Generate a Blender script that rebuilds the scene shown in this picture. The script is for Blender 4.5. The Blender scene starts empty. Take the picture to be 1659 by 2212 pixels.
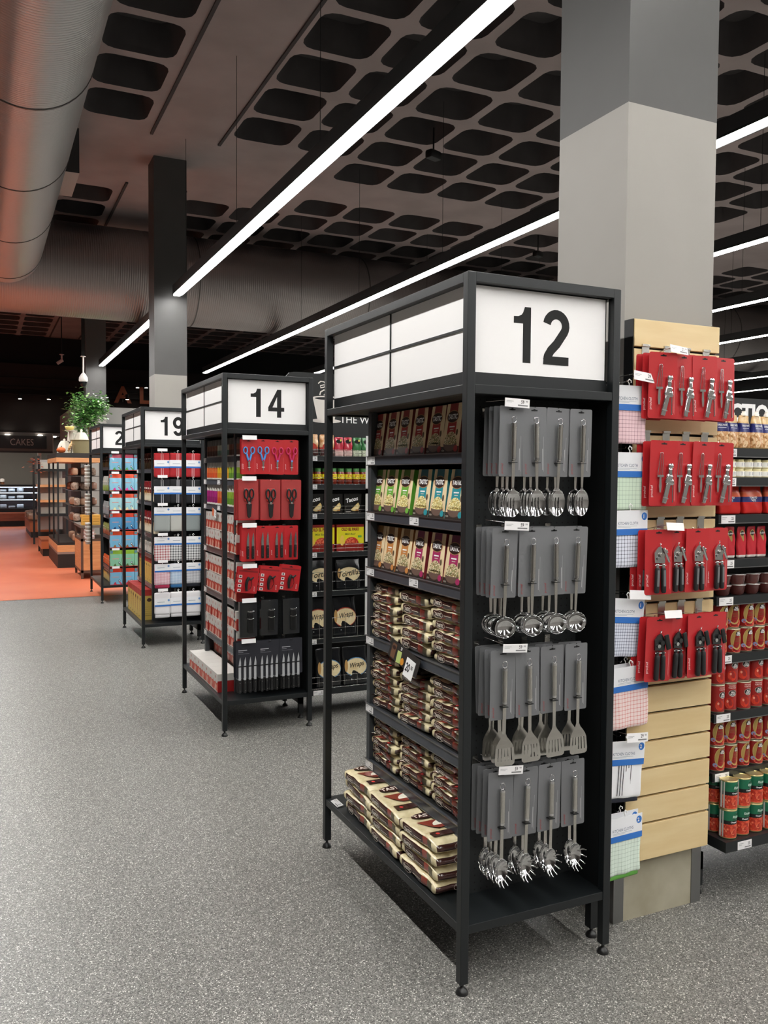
import bpy, bmesh, math, random
from mathutils import Vector, Matrix, Euler
from math import pi, sin, cos, radians
random.seed(7)
SC = bpy.context.scene
COL = SC.collection

# ---------------- camera ----------------
cam_d = bpy.data.cameras.new('camera')
cam = bpy.data.objects.new('camera', cam_d)
COL.objects.link(cam)
YAW, PITCH, ROLL = 0.440279973, -0.042698107, 0.007162060
fwd = Vector((sin(YAW)*cos(PITCH), cos(YAW)*cos(PITCH), sin(PITCH)))
rgt = Vector((cos(YAW), -sin(YAW), 0.0))
upv = rgt.cross(fwd)
r2 = rgt*cos(ROLL) + upv*sin(ROLL)
u2 = -rgt*sin(ROLL) + upv*cos(ROLL)
cam.matrix_world = Matrix(((r2.x, u2.x, -fwd.x, -1.374407), (r2.y, u2.y, -fwd.y, -2.315327),
                           (r2.z, u2.z, -fwd.z, 1.676902), (0, 0, 0, 1)))
cam_d.sensor_fit = 'VERTICAL'
cam_d.sensor_height = 24.0
cam_d.lens = 1843.19/2212*24.0
cam_d.clip_end = 200
SC.camera = cam

# ---------------- world and exposure ----------------
w = bpy.data.worlds.new('world'); SC.world = w
w.use_nodes = True
w.node_tree.nodes['Background'].inputs[0].default_value = (0.9, 0.93, 1.0, 1)
w.node_tree.nodes['Background'].inputs[1].default_value = 0.05
SC.view_settings.view_transform = 'Standard'
SC.view_settings.look = 'None'
SC.view_settings.gamma = 1.0
SC.view_settings.exposure = 0.35
TUBE = 50.0      # strength of the fluorescent diffusers
LIGHT_X = [-1.37, 1.03, 3.45, 5.80, 8.20, 10.6, 13.0, 15.4, 17.8]
LIGHT_Z = 4.075

# ---------------- materials ----------------
MATS = {}
def lin(h):
    h = h.lstrip('#')
    c = [int(h[i:i+2], 16)/255 for i in (0, 2, 4)]
    return tuple(x/12.92 if x <= 0.04045 else ((x+0.055)/1.055)**2.4 for x in c) + (1,)
def M(col, rough=0.5, metal=0.0, emit=0.0, trans=0.0, coat=0.0):
    k = (col, rough, metal, emit, trans, coat)
    if k in MATS: return MATS[k]
    m = bpy.data.materials.new('mat_%d' % len(MATS))
    m.use_nodes = True
    nt = m.node_tree
    b = nt.nodes['Principled BSDF']
    c = lin(col)
    b.inputs['Base Color'].default_value = c
    b.inputs['Roughness'].default_value = rough
    b.inputs['Metallic'].default_value = metal
    if trans: b.inputs['Transmission Weight'].default_value = trans; b.inputs['IOR'].default_value = 1.1
    if coat: b.inputs['Coat Weight'].default_value = coat; b.inputs['Coat Roughness'].default_value = 0.12
    if emit:
        b.inputs['Emission Color'].default_value = c
        b.inputs['Emission Strength'].default_value = emit
    MATS[k] = m
    return m
def nodes_mat(name, build):
    m = bpy.data.materials.new(name); m.use_nodes = True
    nt = m.node_tree
    b = nt.nodes['Principled BSDF']
    tc = nt.nodes.new('ShaderNodeTexCoord')
    build(nt, b, tc)
    return m
def N(nt, t, **kw):
    n = nt.nodes.new(t)
    for k, v in kw.items():
        if k in n.inputs: n.inputs[k].default_value = v
        else: setattr(n, k, v)
    return n
def ramp(nt, stops, interp='LINEAR'):
    r = nt.nodes.new('ShaderNodeValToRGB')
    r.color_ramp.interpolation = interp
    e = r.color_ramp.elements
    while len(e) < len(stops): e.new(0.5)
    for i, (p, c) in enumerate(stops):
        e[i].position = p; e[i].color = c if len(c) == 4 else c+(1,)
    return r
def noise_col(name, c1, c2, scale=6, rough=0.7, detail=4, bump=0.0, bscale=60, metal=0, stretch=(1, 1, 1), lo=0.35, hi=0.65):
    def f(nt, b, tc):
        mp = N(nt, 'ShaderNodeMapping'); mp.inputs['Scale'].default_value = stretch
        nt.links.new(tc.outputs['Object'], mp.inputs[0])
        n = N(nt, 'ShaderNodeTexNoise', Scale=scale, Detail=detail)
        nt.links.new(mp.outputs[0], n.inputs['Vector'])
        r = ramp(nt, [(lo, lin(c1)), (hi, lin(c2))])
        nt.links.new(n.outputs[0], r.inputs[0]); nt.links.new(r.outputs[0], b.inputs['Base Color'])
        b.inputs['Roughness'].default_value = rough; b.inputs['Metallic'].default_value = metal
        if bump:
            n2 = N(nt, 'ShaderNodeTexNoise', Scale=bscale, Detail=3)
            nt.links.new(mp.outputs[0], n2.inputs['Vector'])
            bp = N(nt, 'ShaderNodeBump', Strength=bump, Distance=0.004)
            nt.links.new(n2.outputs[0], bp.inputs['Height']); nt.links.new(bp.outputs[0], b.inputs['Normal'])
    return nodes_mat(name, f)

def _floor(nt, b, tc):
    v = N(nt, 'ShaderNodeTexVoronoi', Scale=300.0)
    nt.links.new(tc.outputs['Object'], v.inputs['Vector'])
    sep = N(nt, 'ShaderNodeSeparateColor'); nt.links.new(v.outputs['Color'], sep.inputs[0])
    r = ramp(nt, [(0.0, lin('3a3937')), (0.09, lin('5a5956')), (0.34, lin('706f6b')), (0.62, lin('84827e')),
                  (0.84, lin('a09e99')), (0.95, lin('dcdad4'))], 'CONSTANT')
    nt.links.new(sep.outputs[0], r.inputs[0])
    n = N(nt, 'ShaderNodeTexNoise', Scale=900.0, Detail=2.0)
    nt.links.new(tc.outputs['Object'], n.inputs['Vector'])
    r3 = ramp(nt, [(0.3, (0.75, 0.75, 0.75)), (0.7, (1.2, 1.2, 1.18))])
    nt.links.new(n.outputs[0], r3.inputs[0])
    mx = N(nt, 'ShaderNodeMix', data_type='RGBA', blend_type='MULTIPLY'); mx.inputs[0].default_value = 1
    nt.links.new(r.outputs[0], mx.inputs[6]); nt.links.new(r3.outputs[0], mx.inputs[7])
    nt.links.new(mx.outputs[2], b.inputs['Base Color'])
    b.inputs['Roughness'].default_value = 0.42
    b.inputs['Specular IOR Level'].default_value = 0.4
MFLOOR = nodes_mat('speckled_vinyl', _floor)
MORANGE = noise_col('orange_vinyl', 'cf6a48', 'd67856', scale=1.2, rough=0.36)
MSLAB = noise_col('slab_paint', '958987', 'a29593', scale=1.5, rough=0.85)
MCOFFER = noise_col('coffer_dark', '3f3b3b', '474343', scale=3, rough=0.9)  # coffer recesses get a darker tone than the slab
MCONC = noise_col('concrete', '9c957f', 'b0aa96', scale=5, rough=0.8, detail=6)
MWOOD = noise_col('birch_ply', 'd9be8c', 'e2cb9c', scale=3, rough=0.4, stretch=(1.2, 1.2, 9), lo=0.3, hi=0.7)
MOAK = noise_col('oak_board', 'c98c5a', 'd99f6c', scale=4, rough=0.45, stretch=(1, 1, 10))
def _duct(axis):
    def f(nt, b, tc):
        sp = N(nt, 'ShaderNodeSeparateXYZ'); nt.links.new(tc.outputs['Object'], sp.inputs[0])
        mth = N(nt, 'ShaderNodeMath', operation='MULTIPLY'); mth.inputs[1].default_value = 90.0
        nt.links.new(sp.outputs[axis], mth.inputs[0])
        s = N(nt, 'ShaderNodeMath', operation='SINE'); nt.links.new(mth.outputs[0], s.inputs[0])
        p = N(nt, 'ShaderNodeMath', operation='POWER'); p.inputs[1].default_value = 8
        ab = N(nt, 'ShaderNodeMath', operation='ABSOLUTE'); nt.links.new(s.outputs[0], ab.inputs[0])
        nt.links.new(ab.outputs[0], p.inputs[0])
        bp = N(nt, 'ShaderNodeBump', Strength=0.35, Distance=0.008)
        nt.links.new(p.outputs[0], bp.inputs['Height']); nt.links.new(bp.outputs[0], b.inputs['Normal'])
        b.inputs['Base Color'].default_value = (0.62, 0.61, 0.60, 1) if axis == 1 else (0.36, 0.33, 0.32, 1)  # warm floor bounce is put into the cross duct's base colour
        b.inputs['Metallic'].default_value = 0.75; b.inputs['Roughness'].default_value = 0.36
    return f
MDUCT_Y = nodes_mat('galvanised_spiral_y', _duct(1))
MDUCT_X = nodes_mat('galvanised_spiral_x', _duct(0))
def _peg(nt, b, tc):
    v = N(nt, 'ShaderNodeVectorMath', operation='MULTIPLY'); v.inputs[1].default_value = (40, 40, 40)
    nt.links.new(tc.outputs['Object'], v.inputs[0])
    fr = N(nt, 'ShaderNodeVectorMath', operation='FRACTION'); nt.links.new(v.outputs[0], fr.inputs[0])
    sb = N(nt, 'ShaderNodeVectorMath', operation='SUBTRACT'); sb.inputs[1].default_value = (0.5, 0.5, 0.5)
    nt.links.new(fr.outputs[0], sb.inputs[0])
    m2 = N(nt, 'ShaderNodeVectorMath', operation='MULTIPLY'); m2.inputs[1].default_value = (1, 0, 1)
    nt.links.new(sb.outputs[0], m2.inputs[0])
    ln = N(nt, 'ShaderNodeVectorMath', operation='LENGTH'); nt.links.new(m2.outputs[0], ln.inputs[0])
    r = ramp(nt, [(0.10, (0.001, 0.001, 0.001)), (0.12, lin('272a2b'))], 'CONSTANT')
    nt.links.new(ln.outputs['Value'], r.inputs[0]); nt.links.new(r.outputs[0], b.inputs['Base Color'])
    b.inputs['Roughness'].default_value = 0.5
MPEG = nodes_mat('perforated_steel', _peg)
def check_mat(name, base, line, n=38.0, w=0.12, both=True):
    def f(nt, b, tc):
        sp = N(nt, 'ShaderNodeSeparateXYZ'); nt.links.new(tc.outputs['Object'], sp.inputs[0])
        outs = []
        for i in ((0, 2) if both else (0,)):
            mt = N(nt, 'ShaderNodeMath', operation='MULTIPLY'); mt.inputs[1].default_value = n
            nt.links.new(sp.outputs[i], mt.inputs[0])
            fr = N(nt, 'ShaderNodeMath', operation='FRACT'); nt.links.new(mt.outputs[0], fr.inputs[0])
            lt = N(nt, 'ShaderNodeMath', operation='LESS_THAN'); lt.inputs[1].default_value = w
            nt.links.new(fr.outputs[0], lt.inputs[0]); outs.append(lt.outputs[0])
        o = outs[0]
        if both:
            mxm = N(nt, 'ShaderNodeMath', operation='ADD'); nt.links.new(outs[0], mxm.inputs[0]); nt.links.new(outs[1], mxm.inputs[1])
            hf = N(nt, 'ShaderNodeMath', operation='MULTIPLY'); hf.inputs[1].default_value = 0.55; hf.use_clamp = True
            nt.links.new(mxm.outputs[0], hf.inputs[0]); o = hf.outputs[0]
        mx = N(nt, 'ShaderNodeMix', data_type='RGBA')
        nt.links.new(o, mx.inputs[0]); mx.inputs[6].default_value = lin(base); mx.inputs[7].default_value = lin(line)
        nt.links.new(mx.outputs[2], b.inputs['Base Color']); b.inputs['Roughness'].default_value = 0.9
    return nodes_mat(name, f)
def speckle(name, cols, scale=160.0, rough=0.5):
    def f(nt, b, tc):
        v = N(nt, 'ShaderNodeTexVoronoi', Scale=scale)
        nt.links.new(tc.outputs['Object'], v.inputs['Vector'])
        sep = N(nt, 'ShaderNodeSeparateColor'); nt.links.new(v.outputs['Color'], sep.inputs[0])
        r = ramp(nt, [(i/len(cols), lin(c)) for i, c in enumerate(cols)], 'CONSTANT')
        nt.links.new(sep.outputs[0], r.inputs[0]); nt.links.new(r.outputs[0], b.inputs['Base Color'])
        b.inputs['Roughness'].default_value = rough
    return nodes_mat(name, f)

BLK = M('15191b', 0.42)          # powder coated display frames
BLK2 = M('0d0f10', 0.5)
STRIP = M('3d4148', 0.3)         # shelf edge strips
WHITE = M('f4f3f1', 0.45)
PAPER = M('eceaea', 0.6)
INK = M('0d0d0d', 0.75)
CHROME = M('d8d8d8', 0.10, 1.0)
STEEL = M('cdcbc5', 0.25, 1.0)
ALU = M('8f8f8f', 0.35, 1.0)

# ---------------- mesh builder ----------------
TXT = {}
def text_mesh(s, bold=0.0):
    k = (s, bold)
    if k in TXT: return TXT[k]
    cu = bpy.data.curves.new('t', 'FONT'); cu.body = s; cu.size = 1.0
    cu.resolution_u = 3; cu.offset = bold; cu.fill_mode = 'FRONT'
    o = bpy.data.objects.new('t', cu)
    COL.objects.link(o)
    dg = bpy.context.evaluated_depsgraph_get()
    me = bpy.data.meshes.new_from_object(o.evaluated_get(dg))
    vs = [(v.co.x, v.co.y) for v in me.vertices]
    fs = [tuple(p.vertices) for p in me.polygons]
    bpy.data.objects.remove(o); bpy.data.curves.remove(cu); bpy.data.meshes.remove(me)
    TXT[k] = (vs, fs)
    return TXT[k]

class MB:
    def __init__(s):
        s.v = []; s.f = []; s.m = []; s.s = []; s.mats = []; s.T = Matrix.Identity(4)
    def mi(s, m):
        if m not in s.mats: s.mats.append(m)
        return s.mats.index(m)
    def add(s, vs, fs, m, smooth=False):
        o = len(s.v)
        T = s.T
        s.v += [tuple(T @ Vector(p)) for p in vs]
        if isinstance(m, list):
            s.m += [s.mi(x) for x in m]
        else:
            s.m += [s.mi(m)]*len(fs)
        s.f += [tuple(i+o for i in f) for f in fs]
        s.s += [smooth]*len(fs)
        return s
    def box(s, x0, y0, z0, x1, y1, z1, m):
        vs = [(x0, y0, z0), (x1, y0, z0), (x1, y1, z0), (x0, y1, z0), (x0, y0, z1), (x1, y0, z1), (x1, y1, z1), (x0, y1, z1)]
        fs = [(0, 3, 2, 1), (4, 5, 6, 7), (0, 1, 5, 4), (1, 2, 6, 5), (2, 3, 7, 6), (3, 0, 4, 7)]
        if isinstance(m, dict):
            m = [m.get(k, m['*']) for k in ('b', 't', 'f', 'r', 'k', 'l')]
        return s.add(vs, fs, m)
    def poly(s, pts, m, smooth=False):
        return s.add(pts, [tuple(range(len(pts)))], m, smooth)
    # flat artwork on a plane facing -y
    def pl(s, pts, y, m): return s.poly([(a, y, b) for a, b in pts], m)
    def rc(s, x0, z0, x1, z1, y, m): return s.pl([(x0, z0), (x1, z0), (x1, z1), (x0, z1)], y, m)
    def ell(s, cx, cz, rx, rz, y, m, n=20, a0=0, a1=2*pi):
        k = n if abs(a1-a0-2*pi) < 1e-6 else n+1
        return s.pl([(cx+rx*cos(a0+(a1-a0)*i/n), cz+rz*sin(a0+(a1-a0)*i/n)) for i in range(k)], y, m)
    def txt(s, t, x, z, size, y, m, bold=0.0, rot=0.0, sx=1.0, align='c', shear=0.0):
        vs, fs = text_mesh(t, bold)
        if not vs: return s
        x0 = min(a for a, b in vs); x1 = max(a for a, b in vs)
        z0 = min(b for a, b in vs); z1 = max(b for a, b in vs)
        H = z1-z0
        k = size/H
        ox = {'c': (x0+x1)/2, 'l': x0, 'r': x1}[align]
        oz = (z0+z1)/2
        c, d = cos(rot), sin(rot)
        out = []
        for a, b in vs:
            a = (a-ox)*k*sx; b = (b-oz)*k; a += b*shear
            out.append((x+a*c-b*d, y, z+a*d+b*c))
        return s.add(out, fs, m)
    def strk(s, path, w, y, m):
        L = []
        for i, p in enumerate(path):
            a = Vector(path[max(i-1, 0)]); b = Vector(path[min(i+1, len(path)-1)])
            t = (b-a).normalized(); n = Vector((-t.y, t.x))*w/2
            p = Vector(p)
            L.append(((p+n).x, (p+n).y)); L.append(((p-n).x, (p-n).y))
        vs = [(a, y, b) for a, b in L]
        fs = [(2*i, 2*i+1, 2*i+3, 2*i+2) for i in range(len(path)-1)]
        return s.add(vs, fs, m)
    def prism(s, pts, y0, y1, m, ms=None):
        n = len(pts)
        vs = [(a, y0, b) for a, b in pts]+[(a, y1, b) for a, b in pts]
        fs = [tuple(range(n)), tuple(range(2*n-1, n-1, -1))]+[(i, i+n, (i+1) % n+n, (i+1) % n) for i in range(n)]
        return s.add(vs, fs, [m, m]+[ms or m]*n)
    def ring(s, paths, m, smooth=True, cap0=True, cap1=True, closed=True):
        n = len(paths[0]); vs = [p for r in paths for p in r]; fs = []
        for j in range(len(paths)-1):
            for i in range(n if closed else n-1):
                a = j*n+i; b = j*n+(i+1) % n
                fs.append((a, b, b+n, a+n))
        k = len(fs)
        if isinstance(m, list): mm = [m[j] for j in range(len(paths)-1) for i in range(n if closed else n-1)]; m0, m1 = m[0], m[-1]
        else: mm = [m]*k; m0 = m1 = m
        s.add(vs, fs, mm, smooth)
        if cap0: s.poly(list(reversed(paths[0])), m0)
        if cap1: s.poly(paths[-1], m1)
        return s
    def cyl(s, p0, p1, r, m, n=12, r1=None, cap=True, smooth=True):
        p0 = Vector(p0); p1 = Vector(p1); d = (p1-p0).normalized()
        a = d.orthogonal().normalized(); b = d.cross(a)
        r1 = r if r1 is None else r1
        R = [[tuple(p+(a*cos(2*pi*i/n)+b*sin(2*pi*i/n))*q) for i in range(n)] for p, q in ((p0, r), (p1, r1))]
        return s.ring(R, m, smooth, cap, cap)
    def tube(s, path, r, m, n=8):
        P = [Vector(p) for p in path]; rings = []; a = None
        for i, p in enumerate(P):
            d = (P[min(i+1, len(P)-1)]-P[max(i-1, 0)]).normalized()
            if a is None: a = d.orthogonal().normalized()
            a = (a-d*a.dot(d)).normalized(); b = d.cross(a)
            rr = r[i] if isinstance(r, (list, tuple)) else r
            rings.append([tuple(p+(a*cos(2*pi*j/n)+b*sin(2*pi*j/n))*rr) for j in range(n)])
        return s.ring(rings, m)
    def lathe(s, prof, m, c=(0, 0), n=20, smooth=True):
        R = [[(c[0]+r*cos(2*pi*i/n), c[1]+r*sin(2*pi*i/n), z) for i in range(n)] for r, z in prof]
        return s.ring(R, m, smooth)
    def rbox(s, c, size, r, m, n=(6, 6, 6), warp=None, colf=None):
        """rounded soft box; warp(p)->p in unit coordinates, colf(unit point, side)->material"""
        hx, hy, hz = size[0]/2, size[1]/2, size[2]/2
        H = (hx, hy, hz); r = min(r, hx, hy, hz)
        for ax in range(3):
            u, v = (ax+1) % 3, (ax+2) % 3
            for sg in (-1, 1):
                nu, nv = n[u], n[v]; vs = []; cs = []
                for i in range(nu+1):
                    for j in range(nv+1):
                        q = [0, 0, 0]; q[ax] = sg*H[ax]
                        q[u] = H[u]*sin((2*i/nu-1)*pi/2)*.5+H[u]*(2*i/nu-1)*.5
                        q[v] = H[v]*sin((2*j/nv-1)*pi/2)*.5+H[v]*(2*j/nv-1)*.5
                        inn = [max(-(H[k]-r), min(H[k]-r, q[k])) for k in range(3)]
                        d = Vector([q[k]-inn[k] for k in range(3)])
                        if d.length > 1e-9: d = d.normalized()*r
                        p = Vector(inn)+d
                        un = Vector((p.x/hx, p.y/hy, p.z/hz))
                        if warp: p = warp(p.copy(), un)
                        vs.append((c[0]+p[0], c[1]+p[1], c[2]+p[2])); cs.append(un)
                fs = []; mm = []
                for i in range(nu):
                    for j in range(nv):
                        a = i*(nv+1)+j
                        f = (a, a+nv+1, a+nv+2, a+1)
                        if sg < 0: f = tuple(reversed(f))
                        fs.append(f)
                        if colf:
                            ce = (cs[f[0]]+cs[f[1]]+cs[f[2]]+cs[f[3]])/4
                            mm.append(colf(ce, (ax, sg)))
                s.add(vs, fs, mm if colf else m, True)
        return s
    def mesh(s, name='mesh', weld=0.0):
        me = bpy.data.meshes.new(name)
        me.from_pydata(s.v, [], s.f)
        for m in s.mats: me.materials.append(m)
        me.polygons.foreach_set('material_index', s.m)
        me.polygons.foreach_set('use_smooth', s.s)
        if weld:
            bm = bmesh.new(); bm.from_mesh(me)
            bmesh.ops.remove_doubles(bm, verts=bm.verts, dist=weld)
            bmesh.ops.recalc_face_normals(bm, faces=bm.faces)
            bm.to_mesh(me); bm.free()
        me.update()
        return me
    def obj(s, name, parent=None, loc=None, weld=0.0, kind=None, label=None):
        o = bpy.data.objects.new(name, s.mesh(name, weld)); COL.objects.link(o)
        if parent: o.parent = parent
        if loc: o.location = loc
        if kind: o['kind'] = kind
        if label: o['label'] = label
        return o

def tag(o, label, cat, group=None, kind=None):
    o['label'] = label; o['category'] = cat
    if group: o['group'] = group
    if kind: o['kind'] = kind
    return o
def empty(name, label, cat, loc=(0, 0, 0), rz=0.0, group=None):
    o = bpy.data.objects.new(name, None); COL.objects.link(o)
    o.empty_display_size = 0.05
    o.location = loc; o.rotation_euler = (0, 0, rz)
    return tag(o, label, cat, group)
class Proto:
    """a kind of thing; parts = [(name, mesh, [(sub name, mesh)])] or one mesh"""
    def __init__(s, name, cat, parts): s.name, s.cat, s.parts = name, cat, parts
    def put(s, loc, label, group=None, rot=(0, 0, 0), sc=None):
        if isinstance(s.parts, list):
            o = bpy.data.objects.new(s.name, None); o.empty_display_size = 0.03
            COL.objects.link(o)
            for p in s.parts:
                c = bpy.data.objects.new(p[0], p[1]); c.parent = o; COL.objects.link(c)
                for q in (p[2] if len(p) > 2 else []):
                    d = bpy.data.objects.new(q[0], q[1]); d.parent = c; COL.objects.link(d)
        else:
            o = bpy.data.objects.new(s.name, s.parts); COL.objects.link(o)
        o.location = loc; o.rotation_euler = rot
        if sc: o.scale = sc if isinstance(sc, tuple) else (sc, sc, sc)
        return tag(o, label, s.cat, group)
LEFT = -pi/2      # rotation of goods that face the main aisle (-x)
ORD = ['first', 'second', 'third', 'fourth', 'fifth', 'sixth', 'seventh', 'eighth', 'ninth', 'tenth']
def ordn(i, n, lo='bottom', hi='top'):
    if n == 1: return 'only'
    if i == 0: return lo+'most' if lo != 'bottom' else 'lowest'
    if i == n-1: return 'topmost' if hi == 'top' else hi+'most'
    return ORD[i]+' from '+lo
def lr(i, n):
    if n == 1: return 'only'
    if i == 0: return 'leftmost'
    if i == n-1: return 'rightmost'
    if n == 3: return 'middle'
    return ORD[i]+' from left'
def J(a): return random.uniform(-a, a)

# ---------------- the building shell ----------------
X0, X1, Y0, Y1, ZC = -9.0, 21.0, -7.0, 29.5, 5.95
mb = MB(); mb.poly([(X0, Y0, 0), (X1, Y0, 0), (X1, Y1, 0), (X0, Y1, 0)], MFLOOR)
mb.obj('floor', kind='structure')
mb = MB(); mb.poly([(X0, 9.86, 0.003), (0.55, 9.86, 0.003), (0.55, Y1, 0.003), (X0, Y1, 0.003)], MORANGE)
mb.obj('floor_orange', kind='structure')

PX, PY = 0.845, 0.853
def ceiling():
    mb = MB()
    def quad(a, b, c, d): mb.poly([(a, b, ZC), (a, d, ZC), (c, d, ZC), (c, b, ZC)], MSLAB)
    ycs = []; b = 0.44-9.4
    while b < Y1+1:
        ycs.append(b+0.86-0.853/2); b += 9.4
    xb = [1.03-9.4, 1.03, 1.03+9.4, 1.03+18.8]
    cells = {}
    for xc in xb:
        for k in range(10):
            cx = xc+0.87+k*PX+0.0
            if k*PX+0.87 > 9.4-0.5: continue
            for yb in [0.44-9.4+i*9.4 for i in range(5)]:
                for j in range(10):
                    cy = yb+0.86+j*PY
                    if cx < X0+0.5 or cx > X1-0.5 or cy < Y0+0.5 or cy > Y1-0.5: continue
                    # solid heads around the columns
                    head = False
                    for hx in xb:
                        for hy in [0.44-9.4+i*9.4 for i in range(5)]:
                            if abs(cx-hx) < 2.1 and abs(cy-hy) < 1.2: head = True
                    if head: continue
                    cells[(round(cx, 4), round(cy, 4))] = 1
    # plain slab built as strips between the coffer cells
    xs = sorted({c[0] for c in cells}); ys = sorted({c[1] for c in cells})
    ex = [X0]; 
    for x in xs:
        for e in (x-PX/2, x+PX/2):
            if e-ex[-1] > 1e-3: ex.append(e)
    ex.append(X1)
    ey = [Y0]
    for y in ys:
        for e in (y-PY/2, y+PY/2):
            if e-ey[-1] > 1e-3: ey.append(e)
    ey.append(Y1)
    def near(L, v): return min(range(len(L)), key=lambda i: abs(L[i]-v))
    cm = {}
    for (cx, cy) in cells:
        i = max(k for k in range(len(ex)) if ex[k] < cx); j = max(k for k in range(len(ey)) if ey[k] < cy)
        cm[(i, j)] = (cx, cy)
    for i in range(len(ex)-1):
        for j in range(len(ey)-1):
            if (i, j) not in cm: quad(ex[i], ey[j], ex[i+1], ey[j+1]); continue
            cx, cy = cm[(i, j)]
            a, b, c, d = ex[i], ey[j], ex[i+1], ey[j+1]
            hx, hy, r = 0.365, 0.365, 0.15
            def hole(z, k, rr):
                P = []
                for q, (sx, sy) in enumerate(((1, 1), (-1, 1), (-1, -1), (1, -1))):
                    ox, oy = cx+sx*(hx*k-rr), cy+sy*(hy*k-rr)
                    for t in range(4):
                        an = q*pi/2+t*pi/6
                        P.append((ox+rr*cos(an), oy+rr*sin(an), z))
                return P
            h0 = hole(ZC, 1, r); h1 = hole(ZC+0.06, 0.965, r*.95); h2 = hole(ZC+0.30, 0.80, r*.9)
            cor = [(c, d, ZC), (a, d, ZC), (a, b, ZC), (c, b, ZC)]
            vs = h0+cor; fs = []
            for q in range(4):
                for t in range(3): fs.append((16+q, q*4+t, q*4+t+1))
                fs.append((16+q, q*4+3, (q*4+4) % 16, 16+(q+1) % 4))
            mb.add(vs, fs, MSLAB)
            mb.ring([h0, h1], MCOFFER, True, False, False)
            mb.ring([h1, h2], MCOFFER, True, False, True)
    o = mb.obj('ceiling', kind='structure')
ceiling()
# rough expansion grooves beside the solid bands
mb = MB()
for x in (0.60, 1.46):
    for y in (1.2, 10.8, 20.2):
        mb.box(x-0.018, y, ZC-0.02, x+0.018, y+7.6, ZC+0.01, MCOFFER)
mb.obj('ceiling_joint', kind='structure')

def wall(name, x0, y0, x1, y1, z0, z1, m):
    mb = MB(); mb.box(x0, y0, z0, x1, y1, z1, m); return mb.obj(name, kind='structure')
DW = M('1e1917', 0.8)
wall('wall_left', X0-0.1, Y0, X0, Y1, 0, ZC+.4, M('6a625e', 0.8))
wall('wall_right', X1, Y0, X1+0.1, Y1, 0, ZC+.4, M('2a2828', 0.8))
wall('wall_front', X0, Y0-0.1, X1, Y0, 0, ZC+.4, M('7a7672', 0.8))
wall('wall_back', X0, Y1, X1, Y1+0.1, 0, ZC+.4, M('77736c', 0.8))
# dark fascia over the bakery with ledges, far end
mb = MB()
mb.box(X0, 26.5, 2.93, X1, 26.7, 4.30, DW)
mb.box(X0, 26.45, 4.28, X1, 26.7, 5.05, M('282321', 0.8))
for z in (4.10, 4.32, 4.60): mb.box(X0, 26.40, z, X1, 26.5, z+0.05, M('0c0b0b', 0.7))
mb.box(X0, 26.7, 5.02, X1, 26.9, ZC+0.02, M('0e0e0e', 0.8))
mb.box(X0, 26.44, 2.86, 0.9, 29.4, 2.93, M('6f6a68', 0.7))
mb.obj('wall_bulkhead', kind='structure')
# grey partition volume behind the second column (blue-grey block)
wall('wall_partition', 0.56, 18.5, 9.0, 22.5, 0, 3.22, M('8b8985', 0.7))

# ---------------- columns ----------------
MCL = noise_col('column_light_paint', '928e88', '97938d', scale=2, rough=0.55)
MCD = noise_col('column_dark_paint', '484746', '4d4c4b', scale=2, rough=0.55)
def column(x0, y0, x1, y1, label, base=False):
    e = empty('column', label, 'column', ((x0+x1)/2, (y0+y1)/2, 0))
    hx, hy = (x1-x0)/2, (y1-y0)/2
    z0 = 0.0
    if base:
        mb = MB(); mb.box(-hx, -hy, 0, hx, hy, 0.9, MCONC); mb.obj('concrete_base', e)
        for sx in (-1, 1):
            mb = MB(); a = sx*hx
            mb.box(min(a, a-sx*0.045), -hy-0.003, 0, max(a, a-sx*0.045), -hy, 0.9, ALU)
            mb.box(min(a, a+sx*0.003), -hy-0.003, 0, max(a, a+sx*0.003), -hy+0.045, 0.9, ALU)
            mb.obj('corner_guard', e)
        z0 = 0.9
    MB().box(-hx, -hy, z0, hx, hy, 3.03, MCL).obj('lower_shaft', e)
    MB().box(-hx, -hy, 3.03, hx, hy, ZC+0.01, MCD).obj('upper_shaft', e)
column(0.75, 0.15, 1.18, 0.555, 'square two-tone column with slatted board of red cards, behind the 12 display', True)
column(0.76, 9.55, 1.20, 9.96, 'tall dark grey column where the long bright ceiling light ends')
column(0.76, 18.0, 1.20, 18.45, 'grey column behind the dome camera and the potted plant')

# ---------------- linear lights ----------------
def lens_material(k):
    m = M('ffffff', 0.4, 0, k)
    m.node_tree.nodes['Principled BSDF'].inputs['Emission Color'].default_value = (1.0, 0.985, 0.955, 1)
    return m
LENS = lens_material(TUBE)
def linear_light(x, ya, yb, label, lens=None):
    e = empty('linear_ceiling_light', label, 'ceiling light', (x, ya, LIGHT_Z), 0, 'linear ceiling lights')
    L = yb-ya
    hm = MB(); hm.box(-0.055, 0, 0.016, 0.055, L, 0.14, BLK2)
    hm.poly([(-0.055, 0, 0.03), (-0.055, L, 0.03), (-0.066, L, 0.006), (-0.066, 0, 0.006)], BLK2)
    hm.poly([(0.055, 0, 0.03), (0.055, L, 0.03), (0.066, L, 0.006), (0.066, 0, 0.006)], BLK2)
    hm.obj('housing', e)
    MB().box(-0.041, 0.01, 0.0, 0.041, L-0.01, 0.018, lens or LENS).obj('diffuser', e)
    y = 0.9
    while y < L:
        if not (11.6 < ya+y < 13.8) and x > 0:
            cb = MB()
            cb.cyl((0, y, 0.09), (0, y, ZC-LIGHT_Z), 0.003, BLK2, 5)
            cb.obj('suspension_wire', e)
        y += 2.4
linear_light(LIGHT_X[0], -6.5, 18.0, 'suspended linear light running above the main walkway, left of the view', lens_material(TUBE*1.6))
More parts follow.
